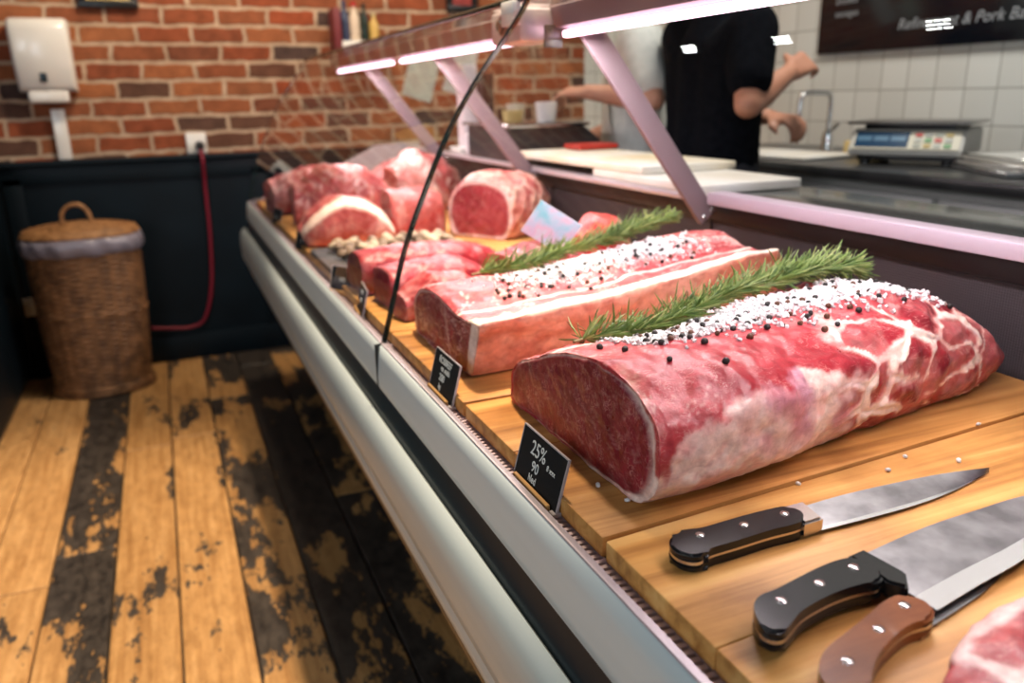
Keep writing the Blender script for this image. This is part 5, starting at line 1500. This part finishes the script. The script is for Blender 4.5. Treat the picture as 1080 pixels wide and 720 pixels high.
# worker in white: faces left and away
person((1.50, 2.39, 0), R(55), 'person in a white short sleeved shirt and pale apron reaching out with one arm',
       {'r': ((.24, .03, 1.13), (.16, .24, 1.06), (-.3, 1, -.1), (-.3, .1, -1)), 'l': ((-.30, -.06, 1.215), (-.19, .18, 1.243), (.42, .9, .02), (.3, -.1, -1))},
       M['skin'], M['white_cloth'], M['apron'], M['hair'], 1.625, M['apron'], R(10), .72, .04)

# ------------------------------------------------------------------ lights
def area(name, loc, target, size, energy, col, sy=None):
    l = bpy.data.lights.new(name, 'AREA'); l.energy = energy; l.color = col; l.size = size
    if sy: l.shape = 'RECTANGLE'; l.size_y = sy
    o = link(bpy.data.objects.new(name, l)); o.location = loc
    d = Vector(target) - Vector(loc); o.rotation_euler = d.to_track_quat('-Z', 'Y').to_euler(); return o
WARM = (1., .80, .58); NEUT = (1., .95, .88); COOL = (.78, .9, 1.); PINKW = (1., .88, .90)
sl_ = bpy.data.lights.new('ceiling_spot_warm', 'SPOT'); sl_.energy = 430; sl_.color = WARM; sl_.spot_size = R(66); sl_.spot_blend = .55; sl_.shadow_soft_size = .07
so_ = link(bpy.data.objects.new('ceiling_spot_warm', sl_)); so_.location = (.62, 1.35, 2.6); so_.rotation_euler = (Vector((-.50, 1.5, 0)) - Vector((.62, 1.35, 2.6))).to_track_quat('-Z', 'Y').to_euler()
area('ceiling_lamp_wall', (.35, 2.9, 2.6), (.2, 3.9, 1.5), .2, 25, WARM)
area('ceiling_lamp_counter', (1.1, 3.0, 2.6), (1.3, 3.9, 1.4), .3, 9, WARM)
area('ceiling_lamp_work', (1.65, 1.6, 2.6), (1.9, 1.7, 0), .4, 26, NEUT)
area('shop_window', (-1.6, -2.2, 1.7), (.3, 1.2, .6), 1.4, 34, COOL, 1.6)
area('side_window', (-2.05, .75, 1.65), (.35, .75, .75), 1.1, 24, (.88, .95, 1.), 1.0)
# recessed square lamps above the counter front, nine bright cells each
for k, y in enumerate((1.67, 2.28, 2.81, 1.07)):
    lab = ('recessed square ceiling lamp second from the shop entrance', 'third recessed square ceiling lamp from the shop entrance', 'recessed square ceiling lamp nearest the brick back wall', 'recessed square ceiling lamp nearest the shop entrance')[k]
    e = empty('ceiling_lamp', (.215, y, CZ - .004)); tag(e, lab, 'ceiling lamp', 'recessed lamps above the counter')
    box_obj('housing', -.052, .052, -.052, .052, -.012, .004, M['dark_steel'], e, .002)
    bm = bm_new()
    for i in (-1, 0, 1):
        for j in (-1, 0, 1): add_box(bm, i * .027 - .008, i * .027 + .008, j * .027 - .008, j * .027 + .008, -.018, -.0115, .002)
    bm_obj('light_cells', bm, mat('lamp_cells', (1, 1, 1), .4, emit=(.95, 1., .97), estr=60), e)
for y0_, y1_ in ((.2, 1.285), (1.455, 2.30), (2.40, 3.16)):
    area('tube_light', (.654, (y0_ + y1_) / 2, 1.2375), (.654, (y0_ + y1_) / 2, 0), .022, 6.3 * (y1_ - y0_), PINKW, y1_ - y0_)
w = bpy.data.worlds.new('world'); scene.world = w; w.use_nodes = True
w.node_tree.nodes['Background'].inputs[0].default_value = (.55, .68, .85, 1); w.node_tree.nodes['Background'].inputs[1].default_value = .05

# ------------------------------------------------------------------ view
vs = scene.view_settings
vs.view_transform = 'Standard'; vs.look = 'None'; vs.gamma = 1.; vs.exposure = 0.14; vs.use_curve_mapping = False
cy = scene.cycles
cy.use_denoising = True
cy.max_bounces = 8; cy.transparent_max_bounces = 24; cy.glossy_bounces = 4; cy.diffuse_bounces = 4
cy.sample_clamp_indirect = 6.; cy.caustics_reflective = False; cy.caustics_refractive = False
